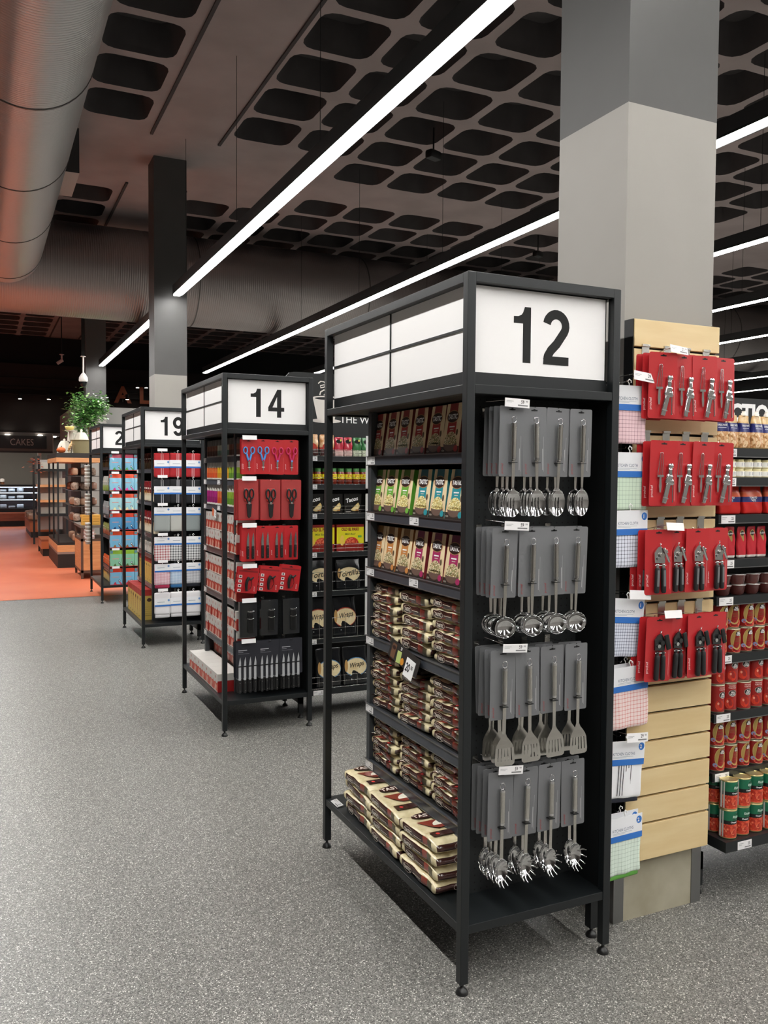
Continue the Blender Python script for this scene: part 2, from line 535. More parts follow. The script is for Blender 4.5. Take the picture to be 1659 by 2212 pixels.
linear_light(LIGHT_X[1], -6.5, 9.40, 'brightest linear light crossing the picture from top middle to the tall grey column')
linear_light(LIGHT_X[1]+0.04, 10.6, 17.8, 'short linear light seen between the two far grey columns')
for i, x in enumerate(LIGHT_X[2:]):
    linear_light(x, -6.5, 18.0, '%s linear light to the right of the brightest one' % ORD[i])

# ---------------- ducts ----------------
mb = MB(); n = 40
def duct(p0, p1, r, m, seams, name, label):
    p0 = Vector(p0); p1 = Vector(p1)
    mb = MB(); mb.cyl(p0, p1, r, m, 48, smooth=True)
    o = tag(mb.obj(name), label, 'duct')
    d = (p1-p0).normalized(); L = (p1-p0).length
    k = seams/2
    while k < L:
        q = MB(); q.cyl(p0+d*k, p0+d*(k+0.02), r+0.006, M('6d6a68', .4, .8), 48); q.obj('seam_band', o); k += seams
    return o
duct((-1.02, -6.9, 5.12), (-1.02, 12.35, 5.12), 0.53, MDUCT_Y, 2.2, 'round_duct', 'big silver spiral duct overhead along the left edge')
duct((X0+.1, 12.75, 5.02), (X1-.1, 12.75, 5.02), 0.76, MDUCT_X, 3.1, 'cross_duct', 'huge spiral duct crossing under the coffered ceiling from side to side')
mb = MB(); mb.box(-0.75, 9.05, 5.4, -0.235, 10.05, ZC-0.001, {'*': M('3c3a3a', .7), 'b': M('b0aaa6', .6)})
tag(mb.obj('air_box'), 'dark hanging air box with pale underside beside the silver duct', 'air box')
# ================= end-of-aisle display racks =================
W_, D_, P_ = 0.605, 1.229, 0.030
SIGN_W = M('f1efee', 0.55)
HALF = MCARD = M('efecea', 0.5)
def arc(cx, cz, rx, rz, a0, a1, n=14):
    return [(cx+rx*cos(radians(a0+(a1-a0)*i/n)), cz+rz*sin(radians(a0+(a1-a0)*i/n))) for i in range(n+1)]
def digit(mb, ch, x, z, h, y, m):
    """grotesque numerals drawn from strokes; x = left edge, z = bottom, h = height"""
    k = h; w = 0.172*k
    T = lambda L: [(x+a*k, z+b*k) for a, b in L]
    if ch == '1':
        mb.pl(T([(0.20, 0), (0.37, 0), (0.37, 1), (0.235, 1), (0.20, .9)]), y, m)
        mb.pl(T([(0.0, .70), (0.20, .70), (0.20, .90), (0.17, .86), (0.10, .825), (0.0, .82)]), y, m)
        return 0.37*k
    if ch == '2':
        p = arc(.285, .715, .21, .205, 172, -32)+[(.30, .385), (.17, .26), (.10, .15), (.085, .075)]
        mb.strk([(x+a*k, z+b*k) for a, b in p], w, y, m)
        mb.pl(T([(0.0, 0), (.57, 0), (.57, .155), (0.01, .155)]), y-.0003, m)
        return .57*k
    if ch == '4':
        mb.pl(T([(.33, 0), (.49, 0), (.49, 1), (.33, 1)]), y, m)
        mb.pl(T([(0, .22), (.60, .22), (.60, .36), (0, .36)]), y-.0003, m)
        mb.pl(T([(0, .36), (.16, .36), (.34, .76), (.34, 1)]), y-.0006, m)
        return .6*k
    if ch == '9':
        mb.strk([(x+a*k, z+b*k) for a, b in arc(.285, .69, .205, .235, 0, 360, 24)], w, y, m)
        p = [(.49, .69), (.488, .45)]+arc(.285, .33, .20, .255, 0, -160)
        mb.strk([(x+a*k, z+b*k) for a, b in p], w, y-0.0002, m)
        return .57*k
    if ch == '0':
        mb.strk([(x+a*k, z+b*k) for a, b in arc(.285, .5, .205, .425, 0, 360, 28)], w, y, m)
        return .57*k
def foot_mesh():
    mb = MB()
    mb.lathe([(0.021, 0), (0.021, 0.004), (0.016, 0.014), (0.009, 0.019), (0.006, 0.022), (0.006, 0.036)], M('1a1a1a', .35), n=16)
    return mb.mesh('foot')
FOOT = foot_mesh()
def sub(name, mesh, parent, loc=(0, 0, 0), rot=None):
    o = bpy.data.objects.new(name, mesh); COL.objects.link(o); o.parent = parent; o.location = loc
    if rot: o.rotation_euler = rot
    return o
def bev(o, wd=0.0018):
    md = o.modifiers.new('bevel', 'BEVEL'); md.width = wd; md.segments = 2; md.limit_method = 'ANGLE'
    return o
def price_face(mb, x, z, w, h, y, txt='', m=None):
    """a printed shelf-edge ticket, lower-left corner at x,z"""
    mb.rc(x, z, x+w, z+h, y, m or PAPER)
    if txt:
        mb.txt(txt, x+w*.80, z+h*.62, h*.36, y-.0004, INK, 0.01, sx=.8)
        mb.rc(x+w*.5, z+h*.16, x+w*.93, z+h*.28, y-.0004, M('6a6a6a'))
        mb.rc(x+w*.06, z+h*.70, x+w*.4, z+h*.76, y-.0004, M('9a9a9a'))
        mb.rc(x+w*.06, z+h*.52, x+w*.3, z+h*.58, y-.0004, M('a6a6a6'))
def ticket_mesh(txt, w=.075, h=.032):
    mb = MB(); price_face(mb, -w/2, 0, w, h, -0.0012, txt)
    mb.box(-w/2, -0.001, 0, w/2, 0, h, PAPER)
    return mb.mesh('ticket')
TICK = {t: ticket_mesh(t) for t in ('25', '59', '20')}
def endcap(y0, num, label, shelves, first=False):
    e = empty('display_rack', label, 'display rack', (0, y0, 0), 0, 'numbered end displays')
    H = 2.315
    # posts with levelling feet
    for x, y in ((0, 0), (W_-P_, 0), (0, D_-P_), (W_-P_, D_-P_)):
        p = MB().box(x, y, 0.035, x+P_, y+P_, H, BLK).obj('post', e); bev(p)
        sub('levelling_foot', FOOT, p, (x+P_/2, y+P_/2, 0))
    r = MB()
    for x0, y0_, x1, y1 in ((P_, 0, W_-P_, P_), (P_, D_-P_, W_-P_, D_), (0, P_, P_, D_-P_), (W_-P_, P_, W_, D_-P_)):
        r.box(x0, y0_, H-.030, x1, y1, H, BLK)
    r.box(.002, .002, H-.001, W_-.002, D_-.002, H+.001, BLK)
    bev(r.obj('top_frame', e))
    r = MB()
    for x0, y0_, x1, y1 in ((P_, 0.001, W_-P_, P_-.001), (P_, D_-P_, W_-P_, D_-.001), (0.001, P_, P_-.001, D_-P_), (W_-P_, P_, W_-.001, D_-P_)):
        r.box(x0, y0_, 1.937, x1, y1, 1.966, BLK)
    bev(r.obj('header_rail', e))
    MB().box(.031, .031, 1.945, W_-.031, D_-.031, 1.950, BLK2).obj('soffit', e)
    s = MB().box(P_*.1, P_*.1, .197, W_-.003, D_-.003, .2265, BLK); bs = s.obj('base_shelf', e); bev(bs)
    # illuminated-looking white header panels
    s = MB(); s.box(.043, .030, 2.008, .563, .036, 2.282, SIGN_W)
    s.box(.036, .030, 1.966, .570, .034, 2.008, BLK)
    so = s.obj('number_panel', e)
    nm = MB(); x = .190
    for ch in num:
        wd = digit(nm, ch, x, 2.048, .181, .0294, INK); x += wd+.050
    nm.obj('numeral', so)
    s = MB(); s.T = Matrix.Translation((0.03, 0, 0)) @ Matrix.Rotation(-pi/2, 4, 'Z')
    s.box(-1.186, 0, 2.012, -.043, .006, 2.285, SIGN_W)
    s.box(-1.186, 0, 1.966, -.043, .004, 2.012, BLK)
    so = s.obj('aisle_panel', e)
    g = MB(); g.T = s.T
    g.box(-1.186, -.004, 2.143, -.043, 0, 2.151, BLK); g.obj('divider_strip', so)
    g = MB(); g.T = s.T
    g.box(-.618, -.004, 2.012, -.611, 0, 2.285, BLK); g.obj('divider_strip', so)
    s = MB(); s.box(.563, .04, 2.0, .575, D_-.04, H-.03, BLK2); s.box(.06, D_-.045, 2.0, .56, D_-.035, H-.03, BLK2)
    s.obj('header_back', e)
    # core: pegboards front and rear, back panel
    MB().box(.135, .184, .2265, .580, .188, 1.945, MPEG).obj('pegboard', e)
    MB().box(.135, D_-.188, .2265, .580, D_-.184, 1.945, BLK2).obj('rear_board', e)
    MB().box(.580, .034, .2265, .598, D_-.034, 1.945, BLK2).obj('back_panel', e)
    for y in (.188, D_-.218):
        MB().box(.130, y, .2265, .160, y+.030, 1.944, M('33373a', .4)).obj('upright', e)
    for i, z in enumerate(shelves):
        s = MB(); s.box(.140, .224, z-.018, .578, D_-.224, z, BLK2)
        s.box(.128, .205, z-.036, .140, D_-.180, z+.001, STRIP)
        s.box(.124, .205, z-.038, .128, D_-.180, z-.035, ALU)
        s.box(.124, .205, z-.001, .128, D_-.180, z+.002, ALU)
        so = s.obj('shelf', e)
        for k, yy in enumerate(([1.005] if i in (0, 3, 4, 5) else [1.005, .60])):
            sub('price_label', TICK['25'], so, (.1275, yy, z-.034), (0, 0, LEFT))
    return e
SH12 = [1.757, 1.521, 1.283, .986, .690, .446]
SH14 = [1.797, 1.640, 1.460, 1.150, .838, .516]
SH19 = [1.722, 1.402, 1.085, .880, .580]
SH20 = [1.760, 1.440, 1.120, .850, .440]
YB = [0.0, 2.994, 6.040, 9.150]
e12 = endcap(YB[0], '12', 'nearest black display rack with a white sign reading 12', SH12)
rl = MB().box(.607, .104, .035, .640, .136, .60, BLK).obj('rear_leg', e12); sub('levelling_foot', FOOT, rl, (.6235, .12, 0))
endcap(YB[1], '14', 'black display rack with a white sign reading 14, second from the front', SH14)
endcap(YB[2], '19', 'black display rack with a white sign reading 19, hung with cloths', SH19)
endcap(YB[3], '20', 'farthest black display rack, its sign partly hidden behind the 19 rack', SH20)

# ---------------- hooks and hanging price tags ----------------
def hook_mesh(L, plate=False):
    mb = MB()
    if plate: mb.box(-.017, -.003, -.020, .017, .0, .046, STEEL); mb.box(-.017, -.008, .038, .017, -.003, .046, STEEL)
    mb.box(-.011, -.004, -.022, .011, .0, .010, STEEL)
    mb.tube([(0, -.003, 0), (0, -L*.6, 0), (0, -L+.006, .002), (0, -L, .008)], .0018, CHROME, 6)
    return mb.mesh('hook')
HOOK = hook_mesh(.17); HOOKS = hook_mesh(.07, True)
PHOOK = Proto('display_hook', 'hook', HOOK)
def tag_mesh(txt):
    mb = MB()
    mb.box(-.047, -.0015, -.014, .047, 0, .014, PAPER)
    if txt:
        mb.txt(txt, .020, .004, .011, -.002, INK, 0.01, sx=.85)
        mb.txt('99' if txt != '21' else '99', .036, .006, .006, -.002, INK)
        mb.rc(.002, -.009, .040, -.005, -.002, M('7a7a7a'))
        mb.rc(-.042, .004, -.015, .0055, -.002, M('a8a8a8')); mb.rc(-.042, 0, -.022, .0015, -.002, M('a8a8a8'))
    mb.tube([(-.03, .0, .008), (-.03, .06, .010), (-.03, .14, .012)], .0014, CHROME, 5)
    return mb.mesh('tag')
TAGM = {t: tag_mesh(t) for t in ('59', '29', '21', '')}
PTAG = {t: Proto('price_tag', 'price tag', TAGM[t]) for t in TAGM}

# ---------------- kitchen tools on grey cards ----------------
GCARD = M('6f7072', 0.55)
def card_mesh(w, h, m, art=None, th=.0012, r=.006):
    mb = MB(); P = []
    for q, (sx, sz) in enumerate(((1, 1), (-1, 1), (-1, -1), (1, -1))):
        for t in range(4):
            a = q*pi/2+t*pi/6
            P.append((sx*(w/2-r)+r*cos(a), -h/2+.012+sz*(h/2-r)+r*sin(a)))
    mb.prism(P, 0, th, m)
    mb.rc(-.012, -.002, .012, .0025, -.0006, BLK2); mb.ell(0, .0015, .005, .004, -.0006, BLK2, 10)
    if art: art(mb)
    return mb.mesh('card')
def grey_art(mb):
    mb.txt('prochef', -.034, -.190, .010, -.0006, M('a03c3c'), 0.0, rot=pi/2, sx=1.0)
    mb.rc(.030, -.195, .0315, -.125, -.0006, M('c8c8c8'))
    mb.rc(.0345, -.200, .0355, -.085, -.0006, M('a4a4a4'))
GC = card_mesh(.095, .228, GCARD, grey_art)
def handle_mesh():
    mb = MB(); y = -.012
    mb.cyl((0, y, -.050), (0, y, -.155), .0092, STEEL, 16)
    for z in (-.044, -.153): mb.cyl((0, y, z), (0, y, z-.008), .0096, CHROME, 16)
    mb.lathe([(.0094, -.161), (.006, -.166)], STEEL, (0, y), 14)
    mb.tube([(.009*cos(a), y, -.033+.011*sin(a)) for a in [i*2*pi/12 for i in range(13)]], .0013, CHROME, 5)
    return mb.mesh('handle')
HDL = handle_mesh()
def shank(mb, z1, w0=.006, w1=.004, y=-.012):
    mb.ring([[(-a, y-.0012, z), (a, y-.0012, z), (a, y+.0012, z), (-a, y+.0012, z)] for a, z in ((w0, -.160), (w0*.95, (z1-.16)/2), (w1, z1))], STEEL, False)
    return mb
TIE = MB().box(-.0105, -.021, -.172, .0105, .0, -.170, BLK2).mesh('tie')
def bowl(mb, cz, rx, rz, depth, y, slots=False, m=CHROME, tip=0.0, deep=False):
    nr, na = (18, 64) if slots else (10, 36)
    P = []
    for i in range(nr+1):
        t = i/nr
        row = []
        for j in range(na):
            a = 2*pi*j/na
            zz = rz*t*sin(a)*(1+tip*(1 if sin(a) < 0 else 0))
            row.append((rx*t*cos(a), y+depth*(math.sqrt(max(0, 1-t*t)) if deep else 1-t*t), cz+zz))
        P.append(row)
    vs = [p for r in P for p in r]; fs = []
    for i in range(nr):
        for j in range(na):
            k = (j+1) % na
            c = [(vs[i*na+j][q]+vs[(i+1)*na+k][q])/2 for q in range(3)]
            if slots and abs(c[2]-cz+.004) < rz*.5 and any(abs(c[0]-s) < .0020 for s in (-.011, 0, .011)): continue
            fs.append((i*na+j, (i+1)*na+j, (i+1)*na+k, i*na+k))
    mb.add(vs, fs, m, True)
    mb.tube([P[-1][j % na] for j in range(na+1)], .0009, m, 4)
    return mb
def spoon_head():
    mb = shank(MB(), -.255); 
    mb.ring([[(-a, -.0132, z), (a, -.0132, z), (a, -.0108, z), (-a, -.0108, z)] for a, z in ((.004, -.252), (.009, -.264), (.018, -.272))], CHROME, False)
    bowl(mb, -.302, .031, .043, .012, -.013, True, tip=.05); return mb.mesh('slotted_spoon')
def ladle_head():
    mb = shank(MB(), -.275)
    bowl(mb, -.310, .039, .034, .026, -.022, deep=True); return mb.mesh('ladle')
def turner_head():
    mb = shank(MB(), -.262, .0065, .006)
    y = -.013; n = 23; z = [-.258, -.270, -.282, -.293, -.305, -.346, -.357, -.362]
    vs = []; fs = []
    wd = [.006, .011, .021, .029, .034, .038, .036, .028]
    for k, zz in enumerate(z):
        for i in range(n+1):
            vs.append(((2*i/n-1)*wd[k], y-.007*min(k, 5)/5, zz))
    for k in range(7):
        for i in range(n):
            if k == 4 and i in (3, 7, 11, 15, 19): continue
            a = k*(n+1)+i; fs.append((a, a+1, a+n+2, a+n+1))
    mb.add(vs, fs, STEEL, False); return mb.mesh('turner')
def server_head():
    mb = shank(MB(), -.275, .006, .006)
    bowl(mb, -.312, .024, .038, .018, -.014)
    for i in range(9):
        a = radians(-200+i*27.5)
        c, s_ = cos(a), sin(a)
        mb.tube([(.022*c, -.014, -.312+.036*s_), (.030*c, -.020, -.312+.046*s_), (.033*c, -.034, -.312+.052*s_)], [.0032, .003, .002], CHROME, 6)
    return mb.mesh('pasta_server')
def tool(name, cat, head):
    return Proto(name, cat, [('backing_card', GC), ('handle', HDL), ('head', head), ('cable_tie', TIE)])
T_SPOON = tool('slotted_spoon', 'slotted spoon', spoon_head())
T_LADLE = tool('ladle', 'ladle', ladle_head())
T_TURN = tool('spatula', 'spatula', turner_head())
T_SERV = tool('pasta_server', 'pasta server', server_head())
rows = [(T_SPOON, 1.893, (.180, .268, .362, .458), 'slotted steel spoon', 'top'),
        (T_LADLE, 1.497, (.160, .262, .354, .446), 'steel soup ladle', 'second'),
        (T_TURN, 1.098, (.156, .255, .352, .452), 'slotted steel spatula', 'third'),
        (T_SERV, .697, (.156, .255, .352, .448), 'steel pasta server', 'bottom')]
random.seed(11)
for ri, (pr, z, xs, nm, rn) in enumerate(rows):
    for ci, x in enumerate(xs):
        hk = PHOOK.put((x, .184, z+.004), 'wire hook holding a %s, %s in the %s row' % (nm, lr(ci, 4), rn), 'hooks on the perforated board')
        nd = (4, 3, 3, 2)[ci]
        for d in range(nd):
            zz = z-(0 if ri < 2 else (3-ci)*0.0) - (0 if d == 0 else .0)
            yy = .016+d*.032+J(.004)
            if d == 0: yy = .016
            pr.put((x+J(.002), yy, zz), '%s on grey card, %s column, %s row, %s' % (nm, lr(ci, 4), rn, ['frontmost', 'second from front', 'third from front', 'fourth from front'][d]),
                   '%ss on grey cards' % nm, (radians(J(1.2)), radians(J(1.5)), radians(J(3)+(-3 if d else 0))))
    PTAG['59'].put((.182+(.003, .008, .008, -.002)[ri], -.004, z+.020), 'white price tag above the %s row of %ss' % (rn, nm), 'price tags of the 12 rack', (0, radians(2+ri), 0))

# ---------------- rice bags ----------------
CR = noise_col('rice_film', 'cabb90', 'e6dab6', scale=30, rough=0.22, lo=.3, hi=.7, bump=.3, bscale=70)
BRN = M('3d1f1a', 0.2, coat=.5); RED = M('8c3a2c', 0.22, coat=.5); GRN = M('57503a', .3)
OVR = M('d8cbb8', .4)
def ricebag(L, Dp, T, seed):
    rnd = random.Random(seed)
    ph = [rnd.uniform(0, 6) for _ in range(6)]
    def warp(p, u):
        e = abs(u.x)**6
        p.z *= 1-.42*e
        if abs(u.y) > .8: p.z -= .002
        p.z += .0016*sin(u.x*9+ph[0])+.0012*sin(u.y*8+ph[1])
        p.y += .002*sin(u.x*7+ph[2])
        p.x += .003*sin(u.z*2+ph[3])
        if abs(u.x) > .93: p.z += .002*sin(u.y*16+ph[4])
        return p
    def col(u, side):
        if side == (0, 1): return BRN if abs(u.z) < .85 else CR
        if side == (0, -1): return BRN if abs(u.z) < .5 else CR
        if side == (1, -1):
            if -.92 < u.z < .60:
                if -.80 < u.x < .30: return BRN
                if .30 <= u.x < .56: return RED
                if .56 <= u.x < .74: return GRN
            return CR
        if side == (2, 1):
            return CR
        return CR
    mb = MB(); mb.rbox((0, Dp/2, T/2), (L, Dp, T), .017, CR, (18, 12, 6), warp, col)
    body = mb.mesh('bag', 0.0004)
    lb = MB(); y = -.0022
    lb.strk(arc(-L*.22, T*.42, .031, T*.33, 0, 360, 20), .0012, y, OVR)
    lb.txt('TASTIC', -L*.22, T*.42, T*.30, y-.0003, M('efe6d8'), .02, sx=.85)
    lb.rc(-L*.07, T*.40, L*.12, T*.45, y, OVR)
    # end face
    lb.T = Matrix.Translation((L/2+.0042, Dp*.33, T*.5)) @ Matrix.Rotation(pi/2, 4, 'Z')
    lb.strk(arc(0, 0, .040, T*.36, 0, 360, 20), .0012, 0, OVR)
    lb.txt('TASTIC', 0, 0, T*.34, -.0003, M('efe6d8'), .02, sx=.9)
    # top face artwork: reads towards the shelf
    lb.T = Matrix.Translation((0, Dp*.29, T+.0042)) @ Matrix(((0, 0, -1, 0), (1, 0, 0, 0), (0, -1, 0, 0), (0, 0, 0, 1)))
    lb.ell(-.005, L*.35, .062, .026, 0, BRN, 24)
    lb.txt('TASTIC', -.005, L*.35, .026, -.0004, M('efe6d8'), .02, sx=.95)
    lb.pl([(-.075, L*.16), (.09, L*.16), (.09, -.02), (-.02, -.03), (-.05, .0)], 0, RED)
    lb.ell(.03, -.005, .06, .045, -.0004, M('eee8d6'), 20, 0, pi)
    lb.rc(-.08, -L*.34, .09, -L*.20, 0, BRN); lb.ell(-.055, -L*.27, .008, .008, -.0004, M('c33a33'), 10)
    return Proto('rice_bag', 'rice bag', [('bag', body), ('printed_label', lb.mesh('label'))])
BAGS = [ricebag(.262, .20, .040, s) for s in range(3)]
BIG = [ricebag(.285, .34, .046, 10+s) for s in range(2)]
random.seed(5)
lev = [('third', SH12[2], 0), ('fourth', SH12[3], 1), ('fifth', SH12[4], 2), ('sixth', SH12[5], 3)]
def stack(yc, z, n, t, x, where, protos, nb):
    for k in range(n):
        protos[random.randrange(len(protos))].put((x+J(.008), yc+J(.007), z+k*t), '%s rice bag, %s in the %s' % ('large' if protos is BIG else 'small', ordn(k, n), where),
            'rice bags on the 12 rack', (radians(J(1.5)), radians(J(2.2)), LEFT+radians(J(2.5))), (1, 1, t/nb))
for name, z, cnt, ts in (('highest bag shelf', .986, (6, 5, 6), (.039, .047, .041)),
                     ('middle bag shelf', .690, (6, 5, 6), (.0395, .040, .0405)),
                     ('lowest raised shelf', .446, (5, 5, 5), (.0385, .0375, .039))):
    for si, (yc, n, t, pos) in enumerate(zip((.905, .632, .362), cnt, ts, ('far', 'middle', 'near'))):
        stack(yc, z+.0015, n, t, .145, '%s stack of the %s' % (pos, name), BAGS, .040)
for yc, n, pos, dx in ((.925, 4, 'far', .035), (.640, 4, 'middle', .022), (.355, 4, 'near', .020)):
    stack(yc, .228, n, .0445, dx, '%s stack on the rack base' % pos, BIG, .046)

# ---------------- flavoured rice packets ----------------
KR = noise_col('kraft_print', 'e0c296', 'f2deb6', scale=10, rough=.35)
RICE1 = speckle('rice_print', ['d9c77c', 'efe2a0', 'c9a94e', 'f3ecc0', '9a8a44'], 260)
RICE2 = speckle('rice_print_brown', ['b89c6c', 'd8c49a', '8d7448', 'efe2c4', '6f7a3c'], 260)
BOWL = M('6b5348', .4); DKB = M('33261f', .4)
def packet(c1, c2, rice, side):
    mb = MB(); w, h, d, tw = .121, .180, .055, .104
    vs = [(-w/2, 0, 0), (w/2, 0, 0), (w/2, d, 0), (-w/2, d, 0), (-tw/2, .010, h), (tw/2, .010, h), (tw/2, d*.7, h), (-tw/2, d*.7, h)]
    fs = [(0, 3, 2, 1), (4, 5, 6, 7), (0, 1, 5, 4), (1, 2, 6, 5), (2, 3, 7, 6), (3, 0, 4, 7)]
    mb.add(vs, fs, [side, side, KR, side, KR, KR])
    body = mb.mesh('carton')
    a = MB(); a.T = Matrix.Rotation(-math.atan2(.010, h), 4, 'X')
    y = -.0005; C1 = M(c1, .35); C2 = M(c2, .35)
    a.pl([(-.030, h), (.024, h), (.026, .115), (-.032, .115)], y, C2)
    a.rc(-.032, .068, .026, .113, y, C1)
    a.ell(-.004, .132, .040, .0235, y-.0003, M('b98a5a', .4), 26)
    a.ell(-.004, .132, .037, .021, y-.0006, M('2e1712', .35), 26)
    a.txt('TASTIC', -.004, .132, .019, y-.0009, WHITE, .03, sx=.78, shear=.1)
    a.rc(-.020, .093, .016, .098, y-.0003, WHITE); a.rc(-.014, .084, .010, .087, y-.0003, M('d8d0c0'))
    a.rc(-w/2+.001, .0005, w/2-.001, .024, y, DKB)
    a.ell(-.002, .036, .046, .030, y-.0003, BOWL, 22, pi, 2*pi)
    a.ell(-.002, .036, .042, .042, y-.0006, rice, 22, 0, pi)
    a.ell(-.002, .036, .046, .006, y-.0006, rice, 22)
    a.ell(.036, .074, .007, .012, y-.0004, M('5e4a33'), 12)
    a.txt('rice', -.045, .010, .008, y-.0009, M('d8d0c0'))
    a.ell(.040, .016, .014, .012, y-.0005, M(c1, .4), 12)
    return Proto('rice_packet', 'rice packet', [('carton', body), ('front_print', a.mesh('print'))])
PK = {'red': packet('a8302c', '8c2e2a', RICE2, M('7b2a24')), 'green': packet('6fae3e', '587a33', RICE1, M('58a030')),
      'teal': packet('2a8f9a', '2c5f6a', RICE1, M('2a7a84')), 'orange': packet('c98546', '8a6238', RICE2, M('a86a34')),
      'magenta': packet('a82e60', '6a2440', RICE2, M('7a1c2c'))}
random.seed(3)
for z, cols, nm in ((SH12[0], ['red']*6, 'top'), (SH12[1], ['green']*3+['teal']*3, 'second'), (SH12[2], ['orange']*3+['magenta']*3, 'third')):
    for k, c in enumerate(cols):
        y = .988-k*.1265-(.028 if (k >= 3 and c == 'teal') else (.016 if k >= 4 and nm == 'third' else 0))
        PK[c].put((.142+J(.003), y, z+.002), '%s rice packet, %s on the %s shelf of the 12 rack' % (c, lr(k, 6), nm), 'boxed rice packets', (radians(-5+J(1)), 0, LEFT+radians(J(2))))
# promotional card clipped to the shelf edge
e = empty('promotion_sign', 'tilted dark promotion card reading 20.00 over the rice bags', 'sign', (.104, .655, .930), LEFT+radians(4))
e.rotation_euler = (radians(-12), radians(10), LEFT)
MB().box(-.125, 0, 0, .125, .002, .072, M('2c2a28', .4)).obj('backing', e)
mb = MB(); mb.box(.028, -.002, -.022, .100, 0, .050, WHITE); mb.txt('20', .052, .016, .034, -.0025, INK, .03, sx=.75); mb.txt('00', .083, .024, .015, -.0025, INK, .02, sx=.8)
mb.obj('price_card', e)
mb = MB(); mb.rc(-.105, .004, -.070, .062, -.001, M('6b4a35')); mb.ell(-.088, .046, .014, .008, -.0014, M('2e1712'))
mb.pl([(-.050, .000), (-.015, .004), (-.020, .050), (-.055, .046)], -.001, M('b8c878')); mb.ell(-.002, .018, .014, .014, -.0014, M('d89030'))
mb.txt('20', -.030, .060, .012, -.001, WHITE, .02, sx=.8)
mb.obj('packet_pictures', e)
# shelf ticket on the base
mb = MB(); mb.T = Matrix.Rotation(-pi/2+.2, 4, 'X'); price_face(mb, -.04, -.012, .08, .030, -.001, '25'); mb.box(-.04, -.001, -.012, .04, 0, .018, PAPER)
tag(mb.obj('price_ticket', None, (.022, 1.12, .232)), 'white price ticket lying at the far corner of the 12 rack base', 'price ticket').rotation_euler = (0, 0, LEFT)
# ================= slatted board with red cards =================
e = empty('slatwall_panel', 'pale birch slatted board fixed to the column beside the 12 rack', 'slat board', (0, 0, 0))
MB().box(.753, .120, .25, 1.168, .149, 2.245, M('141110', .6)).obj('backing_board', e)
MB().box(.750, .104, .247, .7545, .150, 2.2475, BLK2).obj('side_trim', e)
zs = [.247]+[.386+.1035*k for k in range(18)]+[2.2475]
random.seed(2)
for a, b in zip(zs[:-1], zs[1:]):
    mb = MB(); z0 = a+.0045 if a > .25 else a; z1 = b-.0045 if b < 2.24 else b
    mb.box(.7545, .100, z0, 1.168, .120, z1, MWOOD)
    o = mb.obj('slat', e, (0, 0, 0)); bev(o, .001)
RC = M('b8262b', .33, coat=.3)
def red_art(mb):
    y = -.0006
    mb.txt('prochef', -.046, -.168, .0125, y, M('f2dede'), 0.0, rot=pi/2)
    mb.rc(.047, -.200, .0478, -.085, y, M('e8b0b0')); mb.rc(.0495, -.205, .050, -.105, y, M('e8b0b0'))
RCM = card_mesh(.114, .232, RC, red_art, r=.008)
def corer():
    mb = MB(); y = -.006
    P = [(-.028, y, -.112), (-.0185, y, -.040)]+[(-.0125+.006*cos(a), y, -.036+.006*sin(a)) for a in (pi, .75*pi, .5*pi, .25*pi, 0)]+[(-.0065, y, -.040), (-.008, y, -.112)]
    mb.tube(P, .0014, CHROME, 6)
    mb.tube([(-.0125, y, -.032), (-.016, y, -.112)], .0011, CHROME, 5)
    mb.box(-.030, y-.002, -.118, -.004, y+.002, -.110, CHROME)
    mb.ring([[(-.018-w, y-.003, z), (-.018+w, y-.003, z), (-.018+w, y+.003, z), (-.018-w, y+.003, z)] for w, z in ((.0035, -.118), (.0055, -.150), (.003, -.172))], CHROME, False)
    return mb.mesh('corer')
def corkscrew():
    mb = MB(); y = -.010
    mb.rbox((.022, y, -.078), (.022, .016, .020), .008, CHROME)
    mb.rbox((.020, y, -.100), (.016, .012, .030), .005, CHROME)
    mb.T = Matrix.Translation((.016, y, -.125)) @ Matrix.Rotation(radians(18), 4, 'Y')
    mb.rbox((0, 0, 0), (.026, .012, .036), .005, CHROME)
    mb.T = Matrix.Translation((.026, y, -.135)) @ Matrix.Rotation(radians(-8), 4, 'Y')
    mb.rbox((0, 0, 0), (.020, .014, .024), .008, CHROME)
    mb.T = Matrix.Translation((.006, y, -.172)) @ Matrix.Rotation(radians(14), 4, 'Y')
    mb.rbox((0, 0, 0), (.019, .010, .080), .004, CHROME)
    mb.box(-.0105, -.0062, -.022, .0105, -.0052, -.018, M('8a8a8a', .4))
    mb.T = Matrix.Identity(4)
    mb.cyl((.032, y, -.145), (.033, y, -.205), .0022, CHROME, 8)
    mb.lathe([(.0028, -.203), (.003, -.207)], CHROME, (.033, y), 8)
    return mb.mesh('bottle_opener')
